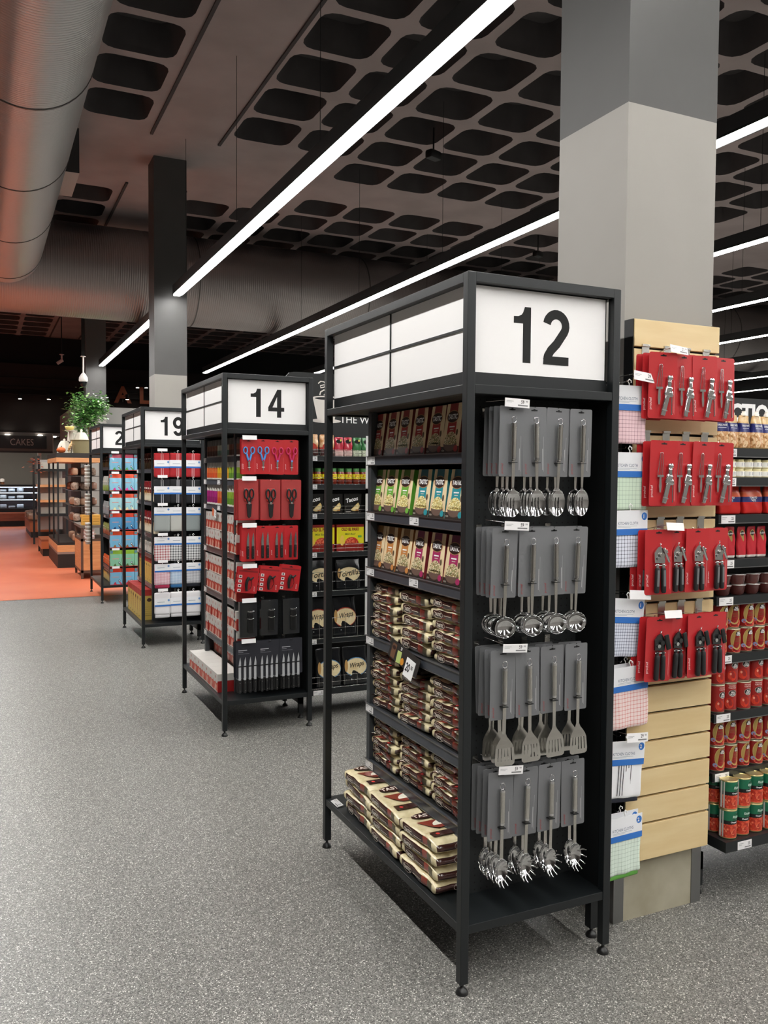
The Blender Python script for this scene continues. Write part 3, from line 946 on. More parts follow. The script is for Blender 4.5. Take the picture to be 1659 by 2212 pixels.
def opener(black):
    head = MB(); y = -.010; HM = M('1d1d1e', .25, coat=.5) if black else CHROME
    head.prism([(-.022, -.105), (-.024, -.070), (-.010, -.052), (.002, -.046), (.012, -.056), (.022, -.075), (.020, -.108)], -.010, -.004, HM)
    head.cyl((.004, -.011, -.078), (.004, -.018, -.078), .009, HM if black else STEEL, 14)
    head.cyl((-.008, -.011, -.090), (-.008, -.015, -.090), .007, CHROME, 12)
    head.tube([(.0, y, -.044), (.004, y, -.036), (-.002, y, -.036), (.0, y, -.046)], .0014, CHROME, 5)
    if black:
        head.T = Matrix.Translation((.027, -.016, -.076)) @ Matrix.Rotation(radians(-16), 4, 'Y')
        head.rbox((0, 0, 0), (.020, .008, .056), .004, M('161616', .4))
    else:
        head.T = Matrix.Translation((.022, -.016, -.078)) @ Matrix.Rotation(radians(-24), 4, 'Y')
        head.rbox((0, 0, 0), (.009, .008, .058), .004, CHROME); head.rbox((.004, 0, .012), (.012, .006, .014), .003, CHROME)
    head.T = Matrix.Identity(4)
    head.box(-.023, -.013, -.116, .023, -.012, -.113, M('d0d0d0', .4))
    for sx in (-1, 1): head.rbox((sx*.0125, -.010, -.122), (.013, .010, .026), .004, CHROME if not black else HM)
    H = []
    for sx in (-1, 1):
        h = MB(); h.T = Matrix.Translation((sx*.0135, -.012, -.168)) @ Matrix.Rotation(radians(-sx*1.5), 4, 'Y')
        h.rbox((0, 0, 0), (.0185, .016, .092), .0075, M('1b1b1c', .55), (6, 6, 8))
        if not black: h.rbox((0, -.0075, .008), (.010, .003, .058), .0014, M('6c6c6e', .5), (4, 2, 6))
        H.append(('grip', h.mesh('grip')))
    return [('opener_head', head.mesh('head'))]+H
P_CORK = Proto('bottle_opener_set', 'bottle opener', [('backing_card', RCM), ('apple_corer', corer()), ('lever_opener', corkscrew())])
P_CAN1 = Proto('can_opener', 'can opener', [('backing_card', RCM)]+opener(False))
P_CAN2 = Proto('can_opener', 'can opener', [('backing_card', RCM)]+opener(True))
PHOOKS = Proto('display_hook', 'hook', HOOKS)
random.seed(21)
RR = [(P_CORK, 2.106, (.804, .907, 1.000, 1.098), 'corer and lever opener', 'top', '21'), (P_CORK, 1.796, (.816, .910, 1.006, 1.100), 'corer and lever opener', 'second', None),
      (P_CAN1, 1.480, (.800, .890, .985, 1.090), 'chrome can opener', 'third', ''), (P_CAN2, 1.166, (.812, .905, 1.000, 1.090), 'black can opener', 'bottom', '')]
for ri, (pr, z, xs, nm, rn, tg) in enumerate(RR):
    for ci, x in enumerate(xs):
        o = PHOOKS.put((x, .0995, z+.006), 'chrome slat hook, %s in the %s row of red cards' % (lr(ci, 4), rn), 'hooks on the slatted board')
        for d in range(2 if ci else 3):
            yw = radians(J(5)+(-6 if ci == 0 else 0))
            pr.put((x-d*.010, .006+(ci % 2)*.007+d*.024, z-d*.002), '%s on red card, %s column, %s row, %s' % (nm, lr(ci, 4), rn, ['in front', 'just behind', 'rearmost'][d]),
                   '%ss on red cards' % nm, (radians(J(1)), radians(J(1.6)+(ri == 3)*2), yw))
    if tg is not None:
        PTAG[tg].put((.860, -.010, z+.022), 'white price tag over the %s row of red cards' % rn, 'price tags on the slatted board', (radians(-14), radians(3), radians(8)))

# ================= kitchen cloths in the gap =================
BLUE = M('2f72c4', .5)
HCM = M('eeeff2', .5)
def cloth_pack(mat, w=.165, h=.215, num='1', fold=None, stripe=False, seed=0, plural=False):
    c = MB(); rnd = random.Random(seed); ph = rnd.uniform(0, 6)
    hh = .088
    def warp(p, u):
        k = max(0, -u.z*.5+.5)
        p.x += .004*sin(u.z*3+ph)*k+k*.008*u.x*sin(ph)
        p.y += .003*sin(u.x*6+ph)*k
        return p
    c.rbox((0, .010, -.045-(h-.045)/2), (w, .018, h-.045), .008, mat, (10, 4, 10), warp)
    if fold: c.rbox((-.004, .012, -h-.006), (w*.94, .012, .020), .005, fold, (6, 3, 3))
    if stripe:
        for i in range(6): c.rc(-.030+i*.011, -h+.012, -.027+i*.011, -hh, .0002, M('26262c', .9))
    parts = [('cloth', c.mesh('cloth', .0003))]
    a = MB(); a.box(-w/2-.001, -.0012, -hh, w/2-.002, .0002, 0, HCM)
    a.rc(-w/2-.001, -hh, w/2-.002, -hh+.022, -.0016, BLUE)
    a.txt('KITCHEN CLOTH'+('S' if plural else ''), -.012, -.046, .0105, -.0016, M('5d6b80'), .0, sx=.8)
    a.rc(-.06, -.057, .03, -.0555, -.0016, M('b4bac4')); a.rc(-.06, -.061, .0, -.0598, -.0016, M('b4bac4'))
    a.ell(w/2-.018, -.022, .013, .014, -.0016, BLUE, 18); a.txt(num, w/2-.021, -.022, .014, -.002, WHITE, .03)
    parts.append(('header_card', a.mesh('header')))
    k = MB(); k.tube([(0, .002, -.008), (0, .002, .006), (-.006, .002, .014), (.0, .002, .022), (.009, .002, .016), (.008, .002, .010)], .0022, WHITE, 6)
    parts.append(('hanging_loop', k.mesh('loop')))
    return Proto('kitchen_cloth', 'kitchen cloth', parts)
CH = {'pink': check_mat('pink_check', 'eecdd2', '8c4a58', 74, .13), 'mint': check_mat('mint_check', 'd6e8d2', '8ca690', 66, .10),
      'navy': check_mat('navy_check', 'e6e8f4', '232a4c', 76, .20), 'navy2': check_mat('navy_fine', 'dfe3f0', '3a4468', 90, .22),
      'rose': check_mat('rose_check', 'f2dcd8', 'd0584c', 70, .16), 'white': M('f0f0f2', .9), 'green': check_mat('green_check', 'dbe9dc', '8aa08e', 66, .10)}
CL = [('pink', 2.000, .205, '1', None, 'pink checked'), ('mint', 1.765, .205, '1', None, 'mint green checked'), ('navy', 1.560, .205, '1', None, 'bold navy checked'),
      ('navy2', 1.245, .210, '1', None, 'fine navy checked'), ('rose', 1.000, .225, '1', None, 'red checked'),
      ('white', .730, .210, '2', M('20222e', .9), 'white striped'), ('green', .455, .215, '2', M('5fa044', .9), 'pale green checked')]
for i, (m, z, h, num, fo, nm) in enumerate(CL):
    p = cloth_pack(CH[m], h=h, num=num, fold=fo, stripe=(m == 'white'), seed=i, plural=num == '2')
    tl = (0, 0, 0, 5, -2, 4, 0)[i]
    for d in range(2 if i in (4, 6) else 1):
        p.put((.692+(.0, .008, .016, .012, .030, .022, .020)[i], .050+d*.026, z+d*.006), '%s kitchen cloth hanging in the gap beside the slatted board%s' % (nm, ', behind its twin' if d else ''), 'kitchen cloths in the gap', (0, radians(tl), radians(J(3))))
    PHOOK.put((.692, .215, z+.012), 'hook behind the %s kitchen cloth' % nm, 'hooks in the cloth strip', (0, 0, 0), (.8, .9, 1))
for i, z, t in ((0, 2.028, '29'), (3, 1.262, ''), (5, .752, '29')):
    PTAG[t].put((.725, .012, z), 'price tag above the %s cloth in the gap' % CL[i][5], 'price tags of the cloths', (radians(-6), radians(5), radians(4)), (1.1, 1, 1.15))
# narrow black hanging strip that carries the cloths
st = MB(); st.box(.622, .216, .25, .742, .224, 2.03, BLK2)
tag(st.obj('hanging_strip'), 'narrow black strip holding the kitchen cloths behind the 12 rack', 'display strip')

# ================= long shelving runs =================
def gondola(label, x0, x1, yf, yb, sh, base, header=None, colw=1.0, side=-1, top=2.0):
    """yf front edge of shelves, yb back panel"""
    e = empty('shelving_unit', label, 'shelving', (x0, 0, 0), 0, 'long shelving runs')
    n = max(1, round((x1-x0)/colw)); wd = (x1-x0)/n
    MB().box(0, yb-.01, .12, x1-x0, yb, top, BLK2).obj('back_panel', e)
    for i in range(n+1):
        p = MB(); x = i*wd
        p.box(x-.015, yb-.06, .035, x+.015, yb-.011, top, BLK); po = p.obj('upright', e)
        q = MB(); q.box(x-.015, yf+.05, .10, x+.015, yb-.05, .17, BLK); q.box(x-.015, yf+.05, .035, x+.015, yf+.085, .17, BLK)
        qo = q.obj('base_leg', e); sub('levelling_foot', FOOT, qo, (x, yf+.067, 0)); sub('levelling_foot', FOOT, qo, (x, yb-.06, 0))
    for i in range(n):
        for k, z in enumerate(sh):
            s = MB(); a, b = i*wd+.003, (i+1)*wd-.003
            s.box(a, yf+.012, z-.012, b, yb-.012, z, BLK2); s.box(a, yf, z-.032, b, yf+.012, z+.002, BLK)
            s.box(a, yf-.001, z-.034, b, yf+.002, z-.031, ALU)
            so = s.obj('shelf', e)
            for xx, t in ((.05, '25'), (.62, '25')):
                if xx < wd: sub('price_label', TICK[t], so, (a+xx, yf-.0005, z-.033))
        s = MB(); a, b = i*wd+.003, (i+1)*wd-.003
        s.box(a, base[0], base[1]-.042, b, yb-.012, base[1], BLK)
        so = s.obj('base_shelf', e); sub('price_label', TICK['25'], so, (a+.10, base[0]-.0005, base[1]-.040))
    if header: header(e)
    return e
def hd1(e):
    MB().box(.0, .555, 1.86, 3.0, .575, 2.045, BLK2).obj('header_board', e)
    mb = MB(); mb.T = Matrix.Translation((-1.225, 0, 0))
    mb.txt('CTION', 1.725, 1.978, .085, .5540, WHITE, .045, align='l', sx=.95); mb.obj('header_lettering', e)
SHC = [1.793, 1.678, 1.531, 1.354, 1.207, .974, .741, .504]
gondola('tall black shelving of red tomato tins at the right edge', 1.225, 4.225, .14, .60, SHC, (.065, .258), hd1, 1.0)
def hd2(e):
    mb = MB(); r = .06
    P = [(.005, 1.90), (3.0, 1.90), (3.0, 2.42)]+[(.005+r-r*sin(a), 2.42-r+r*cos(a)) for a in (0, .52, 1.05, 1.57)]
    mb.prism(P, 3.562, 3.582, BLK2); mb.obj('header_board', e)
    c = MB(); c.T = Matrix.Translation((-.6, 0, 0)); W2 = M('cfc9c2', .5); y = 3.5612
    c.pl([(.815, 2.235), (1.02, 2.235), (.985, 2.085), (.85, 2.085)], y, W2)
    c.ell(.918, 2.240, .108, .018, y-.0003, W2, 24); c.ell(.918, 2.238, .090, .010, y-.0006, BLK2, 24)
    c.ell(.918, 2.075, .118, .016, y-.0003, W2, 24)
    c.strk([(1.015, 2.225), (1.05, 2.21), (1.045, 2.15), (1.0, 2.13)], .014, y, W2)
    c.strk([(.868, 2.262), (.875, 2.285), (.90, 2.30), (.93, 2.30)], .010, y, W2)
    c.strk([(.90, 2.262), (.92, 2.285), (.95, 2.295)], .008, y, W2)
    c.strk([(.855, 2.345), (.875, 2.362), (.90, 2.36), (.915, 2.34), (.90, 2.32), (.875, 2.315), (.872, 2.33), (.90, 2.338), (.93, 2.336)], .008, y, W2)
    c.txt('THE W', 1.030, 2.090, .052, y, WHITE, .0, align='l'); c.obj('header_artwork', e)
SHT = [1.805, 1.613, 1.412, 1.147, .878, .550]
gondola('black shelving of wraps and sauces seen between the 14 and 12 racks', .600, 3.6, 3.14, 3.60, SHT, (3.13, .204), hd2, 1.0)
gondola('far shelving run behind the 19 rack', .600, 3.6, 6.19, 6.65, [1.72, 1.4, 1.08, .76, .48], (6.18, .204), None, 1.0)
# ---- goods of the tin shelves ----
def tin(r, h, body, bands, art=None, lid='b9b29a'):
    mb = MB(); n = 22
    LM = M(lid, .3, .8)
    mb.lathe([(r*.96, 0), (r, .002), (r, .005)], LM, n=n)
    prev = .005
    for z, c in bands+[(1, body)]:
        mb.lathe([(r*.985, prev), (r*.985, z*h if z < 1 else h-.005)], c, n=n); prev = z*h
    mb.ring([[(q*cos(2*pi*i/n), q*sin(2*pi*i/n), z) for i in range(n)] for q, z in ((r, h-.005), (r, h-.001), (r*.93, h), (r*.92, h-.003))], LM)
    a = MB()
    if art: art(a, r, h)
    return [('body', mb.mesh('tin'))]+([('label_print', a.mesh('print'))] if art else [])
def curve_on(a, r, f):
    """run f in a flat frame then wrap the new vertices round a cylinder of radius r"""
    i0 = len(a.v); f()
    for i in range(i0, len(a.v)):
        x, y, z = a.v[i]; t = x/r; q = r*1.0+(-y)
        a.v[i] = (q*sin(t), -q*cos(t), z)
GOLDL = M('a88c4c', .35); TOM = speckle('tomato_print', ['c43a24', 'd8573a', 'b02c1c', 'e07a58', 'a6321e'], 120, .35)
DRED = M('8e1c1a', .3); DRED2 = M('9c221e', .3)
def ag(a, r, h):
    def f():
        a.ell(.004, h*.56, .026, h*.40, -.0006, M('d8b878', .4), 24); a.ell(.004, h*.56, .0245, h*.385, -.0009, GOLDL, 24)
        a.ell(.010, h*.80, .013, h*.095, -.0012, M('241410'), 18)
        a.txt('ALL', .010, h*.84, h*.075, -.0015, WHITE, .04, sx=.9); a.txt('GOLD', .010, h*.76, h*.075, -.0015, WHITE, .04, sx=.75)
        for s in range(3): a.rc(-.004, h*(.60-.06*s), .018, h*(.615-.06*s), -.0012, M('6e5a30'))
        a.ell(.008, h*.22, .030, h*.17, -.0012, TOM, 18); a.ell(-.020, h*.27, .009, h*.08, -.0016, M('8a8fb4'), 12)
    curve_on(a, r, f)
def agw(a, r, h):
    def f():
        a.txt('WHOLE', .006, h*.90, h*.055, -.0008, M('f0c8c0'), .02); a.txt('TOMATOES', .006, h*.83, h*.05, -.0008, M('f0c8c0'), .02, sx=.8)
        a.ell(.008, h*.64, .017, h*.12, -.0006, M('d8d0c4'), 18); a.ell(.008, h*.64, .0155, h*.105, -.0009, M('241410'), 18)
        a.txt('ALL', .008, h*.68, h*.07, -.0012, WHITE, .04, sx=.9); a.txt('GOLD', .008, h*.60, h*.07, -.0012, WHITE, .04, sx=.75)
        a.ell(-.006, h*.28, .018, h*.19, -.0006, M('cc3a26', .2), 20); a.ell(-.012, h*.34, .004, h*.05, -.0009, M('f09a80', .2), 10)
    curve_on(a, r, f)
GRNL = M('17694a', .35)
def rh(a, r, h):
    def f():
        a.ell(.014, h*.76, .016, h*.11, -.0006, M('0e4a32'), 16); a.txt('Rhodes', .014, h*.77, h*.09, -.0009, M('d8f0e0'), .01, sx=.7, shear=.2)
        a.txt('Chopped', .004, h*.575, h*.065, -.0008, WHITE, .03, sx=.9)
        a.rc(-.056, .006, -.036, h-.006, -.0006, M('d4d4d0'))
    curve_on(a, r, f)
TIN1 = Proto('tomato_tin', 'tin', tin(.0345, .100, DRED, [], ag)); TIN2 = Proto('tomato_tin', 'tin', tin(.0345, .112, DRED2, [], agw))
TIN3 = Proto('tomato_tin', 'tin', tin(.0345, .115, GRNL, [(.50, TOM), (.63, M('141414', .4))], rh, 'd8c890'))
random.seed(9)
def tins(pr, x0, n, y, z, hh, nm, shelf, pitch=.0715, rows=1, r0=2):
    for k in range(n):
        for t in range(r0):
            for d in range(rows):
                pr.put((x0+k*pitch, y+d*.073+J(.004), z+t*hh), '%s tin, %s, %s layer, %s%s' % (nm, lr(k, n), ['lower', 'upper'][t], shelf, ', back row' if d else ''),
                       '%s tins' % nm, (0, 0, radians(-16+J(12))))
tins(TIN1, 1.285, 8, .185, SHC[5]+.001, .1005, 'gold label tomato', 'first tin shelf')
tins(TIN2, 1.280, 8, .185, SHC[6]+.001, .1125, 'red whole tomato', 'second tin shelf')
tins(TIN1, 1.285, 8, .185, SHC[7]+.001, .1005, 'gold label tomato', 'third tin shelf')
tins(TIN3, 1.285, 8, .115, .259, .1155, 'green and red chopped tomato', 'bottom shelf', .074, 2)
def pouch(w, h, d, base, bands, art=None, gloss=.18):
    """soft stand-up pouch; bands = [(z fraction upper limit, material)] from the bottom"""
    mb = MB()
    def warp(p, u):
        k = (u.z+1)/2
        p.y *= 1-.85*k**2 if k < 1 else .15
        p.x += .002*sin(u.z*7); p.y += .0015*sin(u.x*5+u.z*4)
        return p
    def col(u, sd):
        k = (u.z+1)/2
        for q, m in bands:
            if k < q: return m
        return base
    mb.rbox((0, d/2, h/2), (w, d, h), min(.008, d/2.2), base, (8, 4, 14), warp, col)
    P = [('pouch', mb.mesh('pouch', .0003))]
    if art: a = MB(); art(a, w, h, d); P.append(('print', a.mesh('print')))
    return P
GFILM = noise_col('gold_film', 'b88c50', 'e2c48c', scale=30, rough=.2); 
def gp(a, w, h, d):
    y = -.0002
    a.txt('GARLIC PASTE', 0, h*.69, h*.055, -.0016+d*.18, WHITE, .02, sx=.72); a.rc(-.02, h*.60, .02, h*.62, -.0014+d*.15, M('c4c4d8'))
P_GARL = Proto('garlic_paste_pouch', 'pouch', pouch(.066, .135, .030, GFILM, [(.06, GFILM), (.50, speckle('garlic_print', ['d0a070', 'e4c49a', 'a8784a', 'c89466'], 90, .25)), (.76, M('1f2468', .3))], gp))
P_GARL.parts.append(('spout_cap', MB().lathe([(.010, .1335), (.010, .143), (.007, .1445), (.007, .1525)], M('efe8dc', .4), (0, .015), 12).mesh('spout')))
for k in range(5): P_GARL.put((1.275+k*.0655, .175+J(.006), SHC[0]+.001), 'gold garlic paste pouch, %s on the top shelf by the slatted board' % lr(k, 5), 'garlic paste pouches', (0, 0, radians(J(9))))
def jar(r, h, glass, lid, lab, lz=(.25, .75), art=None):
    mb = MB(); mb.lathe([(r*.9, 0), (r, h*.06), (r, h*.72), (r*.82, h*.80)], glass, n=18)
    l = MB(); l.lathe([(r*.88, h*.79), (r*.88, h), (r*.8, h*1.005)], lid, n=18)
    b = MB(); b.ring([[( (r+.0006)*cos(2*pi*i/18), (r+.0006)*sin(2*pi*i/18), z*h) for i in range(18)] for z in lz], lab, True, False, False)
    if art: art(b, r, h)
    return [('glass', mb.mesh('jar')), ('lid', l.mesh('lid')), ('label_band', b.mesh('band'))]
def jr(b, r, h): curve_on(b, r, lambda: b.rc(.002, h*.30, r*.9, h*.62, -.0012, M('283070')))
P_JAR = Proto('paste_jar', 'jar', jar(.0225, .036, M('e8dcb0', .3), M('d8cf9c', .4), M('f0efe8', .5), (.15, .7), jr))
for k in range(7):
    for t in range(2): P_JAR.put((1.265+k*.0475, .170, SHC[1]+.001+t*.0365), 'small white label paste jar, %s in the %s layer, second shelf' % (lr(k, 7), ['lower', 'upper'][t]), 'small paste jars', (0, 0, radians(-20+J(15))))
def pp(a, w, h, d): a.txt('TOMATO', 0, h*.56, h*.07, -.0006+d*.10, WHITE, .02, sx=.9); a.txt('PASTE', 0, h*.47, h*.07, -.0006+d*.08, WHITE, .02, sx=.9)
P_PAS = Proto('tomato_paste_pouch', 'pouch', pouch(.110, .118, .035, M('c9372a', .2), [(.42, M('c22420', .2)), (.62, M('222868', .3)), (.8, M('d8603e', .25))], pp))
for k in range(3): P_PAS.put((1.325+k*.128, .172, SHC[2]+.001), 'red tomato paste pouch with blue band, %s on the third shelf' % lr(k, 3), 'tomato paste pouches', (0, 0, radians(J(5))))
def sa(a, w, h, d):
    y = .0035
    a.ell(0, h*.60, w*.36, h*.30, y, GOLDL, 20); a.ell(0, h*.78, w*.20, h*.08, y-.0004, M('241410'), 14); a.txt('ALL GOLD', 0, h*.78, h*.05, y-.0008, WHITE, .03, sx=.7)
    a.ell(0, h*.24, w*.40, h*.17, y-.0004, TOM, 16)
P_SAC = Proto('tomato_sachet', 'sachet', pouch(.052, .128, .018, M('c22f3a', .2), [(.1, M('e8e0d8', .3))], sa))
for k in range(5): P_SAC.put((1.275+k*.056+(k > 1)*.010, .172, SHC[3]+.001), 'red sachet with gold oval, %s on the fourth shelf' % lr(k, 5), 'tomato sachets', (0, 0, radians(J(8))))
mb = MB(); mb.lathe([(.024, 0), (.030, .008), (.036, .036), (.038, .038), (.038, .040)], M('5a2a26', .15, coat=.6), n=20)
l = MB(); l.lathe([(.0385, .0395), (.0395, .041), (.0, .0412)], M('c8c0bc', .12, .6), n=20)
P_TUB = Proto('sauce_tub', 'tub', [('tub', mb.mesh('tub')), ('film_lid', l.mesh('film'))])
for k in range(4):
    for t in range(2): P_TUB.put((1.300+k*.080, .185, SHC[4]+.001+t*.0415), 'dark plastic sauce tub, %s in the %s layer, fifth shelf' % (lr(k, 4), ['lower', 'upper'][t]), 'dark sauce tubs')
# ================= goods of the 14 rack =================
def red_card(w, h, art, seed=0):
    return card_mesh(w, h, RC, art, r=.007)
def side_txt(w, h):
    def f(mb):
        mb.txt('prochef', -w*.40, -h*.72, w*.10, -.0006, M('f2dede'), 0.0, rot=pi/2)
        mb.rc(w*.42, -h*.88, w*.426, -h*.45, -.0006, M('e8b0b0'))
    return f
def scissors(col, piv, big=False):
    mb = MB(); y = -.007; m = M(col, .35)
    for sx in (-1, 1):
        P = [(sx*.010+sx*.0135+.0125*cos(a)*sx+sx*.000, y, -.060+.021*sin(a)) for a in [i*2*pi/14 for i in range(15)]]
        mb.tube(P, .0042, m, 7)
        mb.tube([(sx*.016, y, -.082), (sx*.010, y, -.105), (sx*.003, y, -.128)], [.006, .0065, .006], m, 7)
    mb.cyl((0, y-.003, -.125), (0, y-.008, -.125), .006, M(piv, .3), 12)
    b = MB()
    b.prism([(-.007, -.130), (.007, -.130), (.005, -.165), (.001, -.192), (-.001, -.192), (-.005, -.165)], y-.002, y+.001, STEEL)
    b.box(-.010, y-.0025, -.170, .010, y-.002, -.167, M('dddddd'))
    return [('handles', mb.mesh('handles')), ('blades', b.mesh('blades'))]
C14 = red_card(.097, .225, side_txt(.097, .225))
P_SB = Proto('scissors', 'scissors', [('backing_card', C14)]+scissors('4a8fd0', 'c02840'))
P_SR = Proto('scissors', 'scissors', [('backing_card', C14)]+scissors('c0245a', '4a9ad8'))
def clear_edge(w, h):
    mb = MB(); m = M('a8403f', .3)
    mb.rbox((0, .010, -h/2+.012), (w+.004, .026, h+.002), .004, m, (2, 2, 2)); return mb.mesh('blister')
def shears():
    mb = MB(); m = M('1c1a1a', .4)
    mb.rbox((0, -.004, -.085), (.062, .014, .085), .006, M('a83430', .25, coat=.5), (8, 3, 8))
    for sx in (-1, 1):
        mb.tube([(sx*.018+.013*cos(a), -.012, -.080+.030*sin(a)) for a in [i*2*pi/14 for i in range(15)]], .0055, m, 7)
        mb.tube([(sx*.016, -.012, -.108), (sx*.006, -.012, -.138)], .006, m, 7)
    mb.cyl((0, -.012, -.140), (0, -.018, -.140), .008, CHROME, 10)
    mb.prism([(-.017, -.145), (.017, -.145), (.011, -.225), (0, -.236), (-.011, -.225)], -.018, -.006, m)
    return mb.mesh('shears')
C15 = red_card(.135, .262, side_txt(.135, .262))
P_SH = Proto('kitchen_shears', 'shears', [('backing_card', C15), ('blister', clear_edge(.130, .255)), ('shears', shears())])
def knife(x, z, L, H, m=M('c8c8c8', .2, .9), y=-.006):
    b = MB(); b.prism([(x-.008, z-L), (x+.008, z-L), (x+.008, z-.035), (x+.003, z), (x-.003, z-.025), (x-.008, z-.06)], y-.001, y+.001, m)
    h = MB(); h.rbox((x, y, z-L-H/2), (.018, .012, H), .004, M('1b1b1c', .4), (4, 3, 5))
    for q in (.2, .8): h.ell(x, z-L-H*q, .0022, .0022, y-.0066, STEEL, 8)
    return [('blade', b.mesh('blade')), ('knife_handle', h.mesh('grip'))]
P_KN = Proto('paring_knife_pair', 'knives', [('backing_card', C14)]+knife(-.006, -.025, .088, .085)+knife(.028, -.025, .088, .085))
def sharp_art(mb):
    y = -.0006; mb.rc(-.062, -.020, .062, -.010, y, M('8a1c20'))
    for k in range(4): mb.rc(-.060, -.060-k*.030, -.038, -.042-k*.030, y, M('e6dcd8')); mb.ell(-.049, -.051-k*.030, .007, .005, y-.0004, M('3a3434'), 8)
    mb.txt('prochef', .050, -.125, .009, y, M('f2dede'), 0, rot=pi/2)
C16 = red_card(.138, .168, sharp_art)
mb = MB(); mb.tube([(.005, -.010, -.052), (-.006, -.012, -.075), (-.008, -.012, -.105), (-.002, -.010, -.140)], [.010, .011, .010, .007], M('151515', .4), 10)
mb.tube([(.0, -.010, -.060), (.018, -.010, -.066), (.036, -.010, -.050)], [.009, .008, .004], M('151515', .4), 8)
mb.tube([(.022, -.009, -.070), (.030, -.009, -.100), (.020, -.009, -.130), (.0, -.009, -.142)], .002, M('3a1414', .3), 6)
P_KS = Proto('knife_sharpener', 'knife sharpener', [('backing_card', C16), ('sharpener', mb.mesh('sharpener'))])
DKC = M('202124', .35); 
def dark_art(mb):
    y = -.0006; mb.rc(-.045, -.150, -.0435, -.090, y, M('9a9a9a')); mb.rc(-.040, -.180, -.039, -.080, y, M('808080'))
    for k in range(3): mb.rc(.006, -.085-k*.016, .022, -.077-k*.016, y-.012, M('8c8c90'))
mb = MB(); mb.rbox((0, .012, -.105), (.118, .034, .235), .006, M('232427', .25, coat=.6), (3, 3, 3)); mb.rbox((.012, -.008, -.125), (.042, .014, .135), .010, M('161617', .3), (6, 4, 8))
mb.tube([(-.010, -.014, -.050), (.010, -.016, -.056), (.034, -.014, -.050)], .0025, CHROME, 6); mb.tube([(-.012, -.014, -.098), (.012, -.016, -.104), (.034, -.014, -.098)], .0022, CHROME, 6)
P_BX = Proto('boxed_gadget', 'boxed gadget', [('blister', mb.mesh('blister')), ('backing_card', card_mesh(.112, .232, DKC, dark_art))])
def set_art(mb):
    y = -.0006; mb.rc(-.062, -.045, -.005, -.040, y, M('b8b8bc')); mb.rc(-.062, -.056, -.030, -.052, y, M('8c8c92')); mb.rc(-.062, -.066, .01, -.0635, y, M('77777d'))
CSET = card_mesh(.155, .235, M('2b2c33', .4), set_art)
kp = []
for k in range(4): kp += knife(-.054+k*.034, -.085, .150, .085, M('c4c6ca', .3, .3), -.004)
bl = MB(); bl.box(-.075, -.0062, -.150, .075, -.0054, -.142, DKC)
P_SET = Proto('steak_knife_set', 'knife set', [('backing_card', CSET), ('band', bl.mesh('band'))]+kp)
random.seed(31)
Y14 = YB[1]
def hang(pr, xs, z, y0, nm, row, depth=1, dy=.022, rz=0, tilt=0, rack='14', names=None, tagz=.020, tagx=None, hk=True, t=''):
    for ci, x in enumerate(xs):
        p = pr[ci % len(pr)] if isinstance(pr, list) else pr
        n2 = names[ci] if names else nm
        if hk: PHOOK.put((x, y0+.184-.006, z+.004), 'hook of the %s in %s row, %s rack' % (lr(ci, len(xs))+' '+nm, row, rack), 'hooks on the %s rack' % rack)
        for d in range(depth):
            p.put((x-d*.004, y0+.020+d*dy+J(.002), z+J(.002)), '%s, %s in %s row, %s rack%s' % (n2, lr(ci, len(xs)), row, rack, ['', ', second deep', ', third deep', ', fourth deep'][d]),
                  '%s on the %s rack' % (nm, rack), (0, tilt+radians(J(.8)), radians(J(3)+rz)))
    PTAG[t].put((tagx or xs[0]+.0, y0-.004, z+tagz), 'price tag over %s row of %s' % (row, {'14': 'goods on the 14 rack', '19': 'cloths on the 19 rack'}[rack]), 'price tags of the %s rack' % rack, (radians(-8), 0, 0))
P_X = (.174, .270, .366, .462)
hang([P_SB, P_SB, P_SR, P_SR], P_X, 1.893, Y14, 'scissors', 'the top', 2, names=['blue handled scissors', 'blue handled scissors', 'pink handled scissors', 'pink handled scissors'])
hang(P_SH, (.172, .318, .462), 1.632, Y14, 'black kitchen shears', 'the second', 3, .028)
hang(P_KN, P_X, 1.332, Y14, 'pair of paring knives', 'the third', 2)
hang(P_KS, (.176, .322, .464), 1.070, Y14, 'curved knife sharpener', 'the fourth', 2, .03, 0, radians(7))
hang(P_BX, (.172, .315, .462), .848, Y14, 'black boxed gadget', 'the fifth', 1)
hang(P_SET, (.168, .315, .462), .585, Y14, 'steak knife set', 'the bottom', 3, .018)
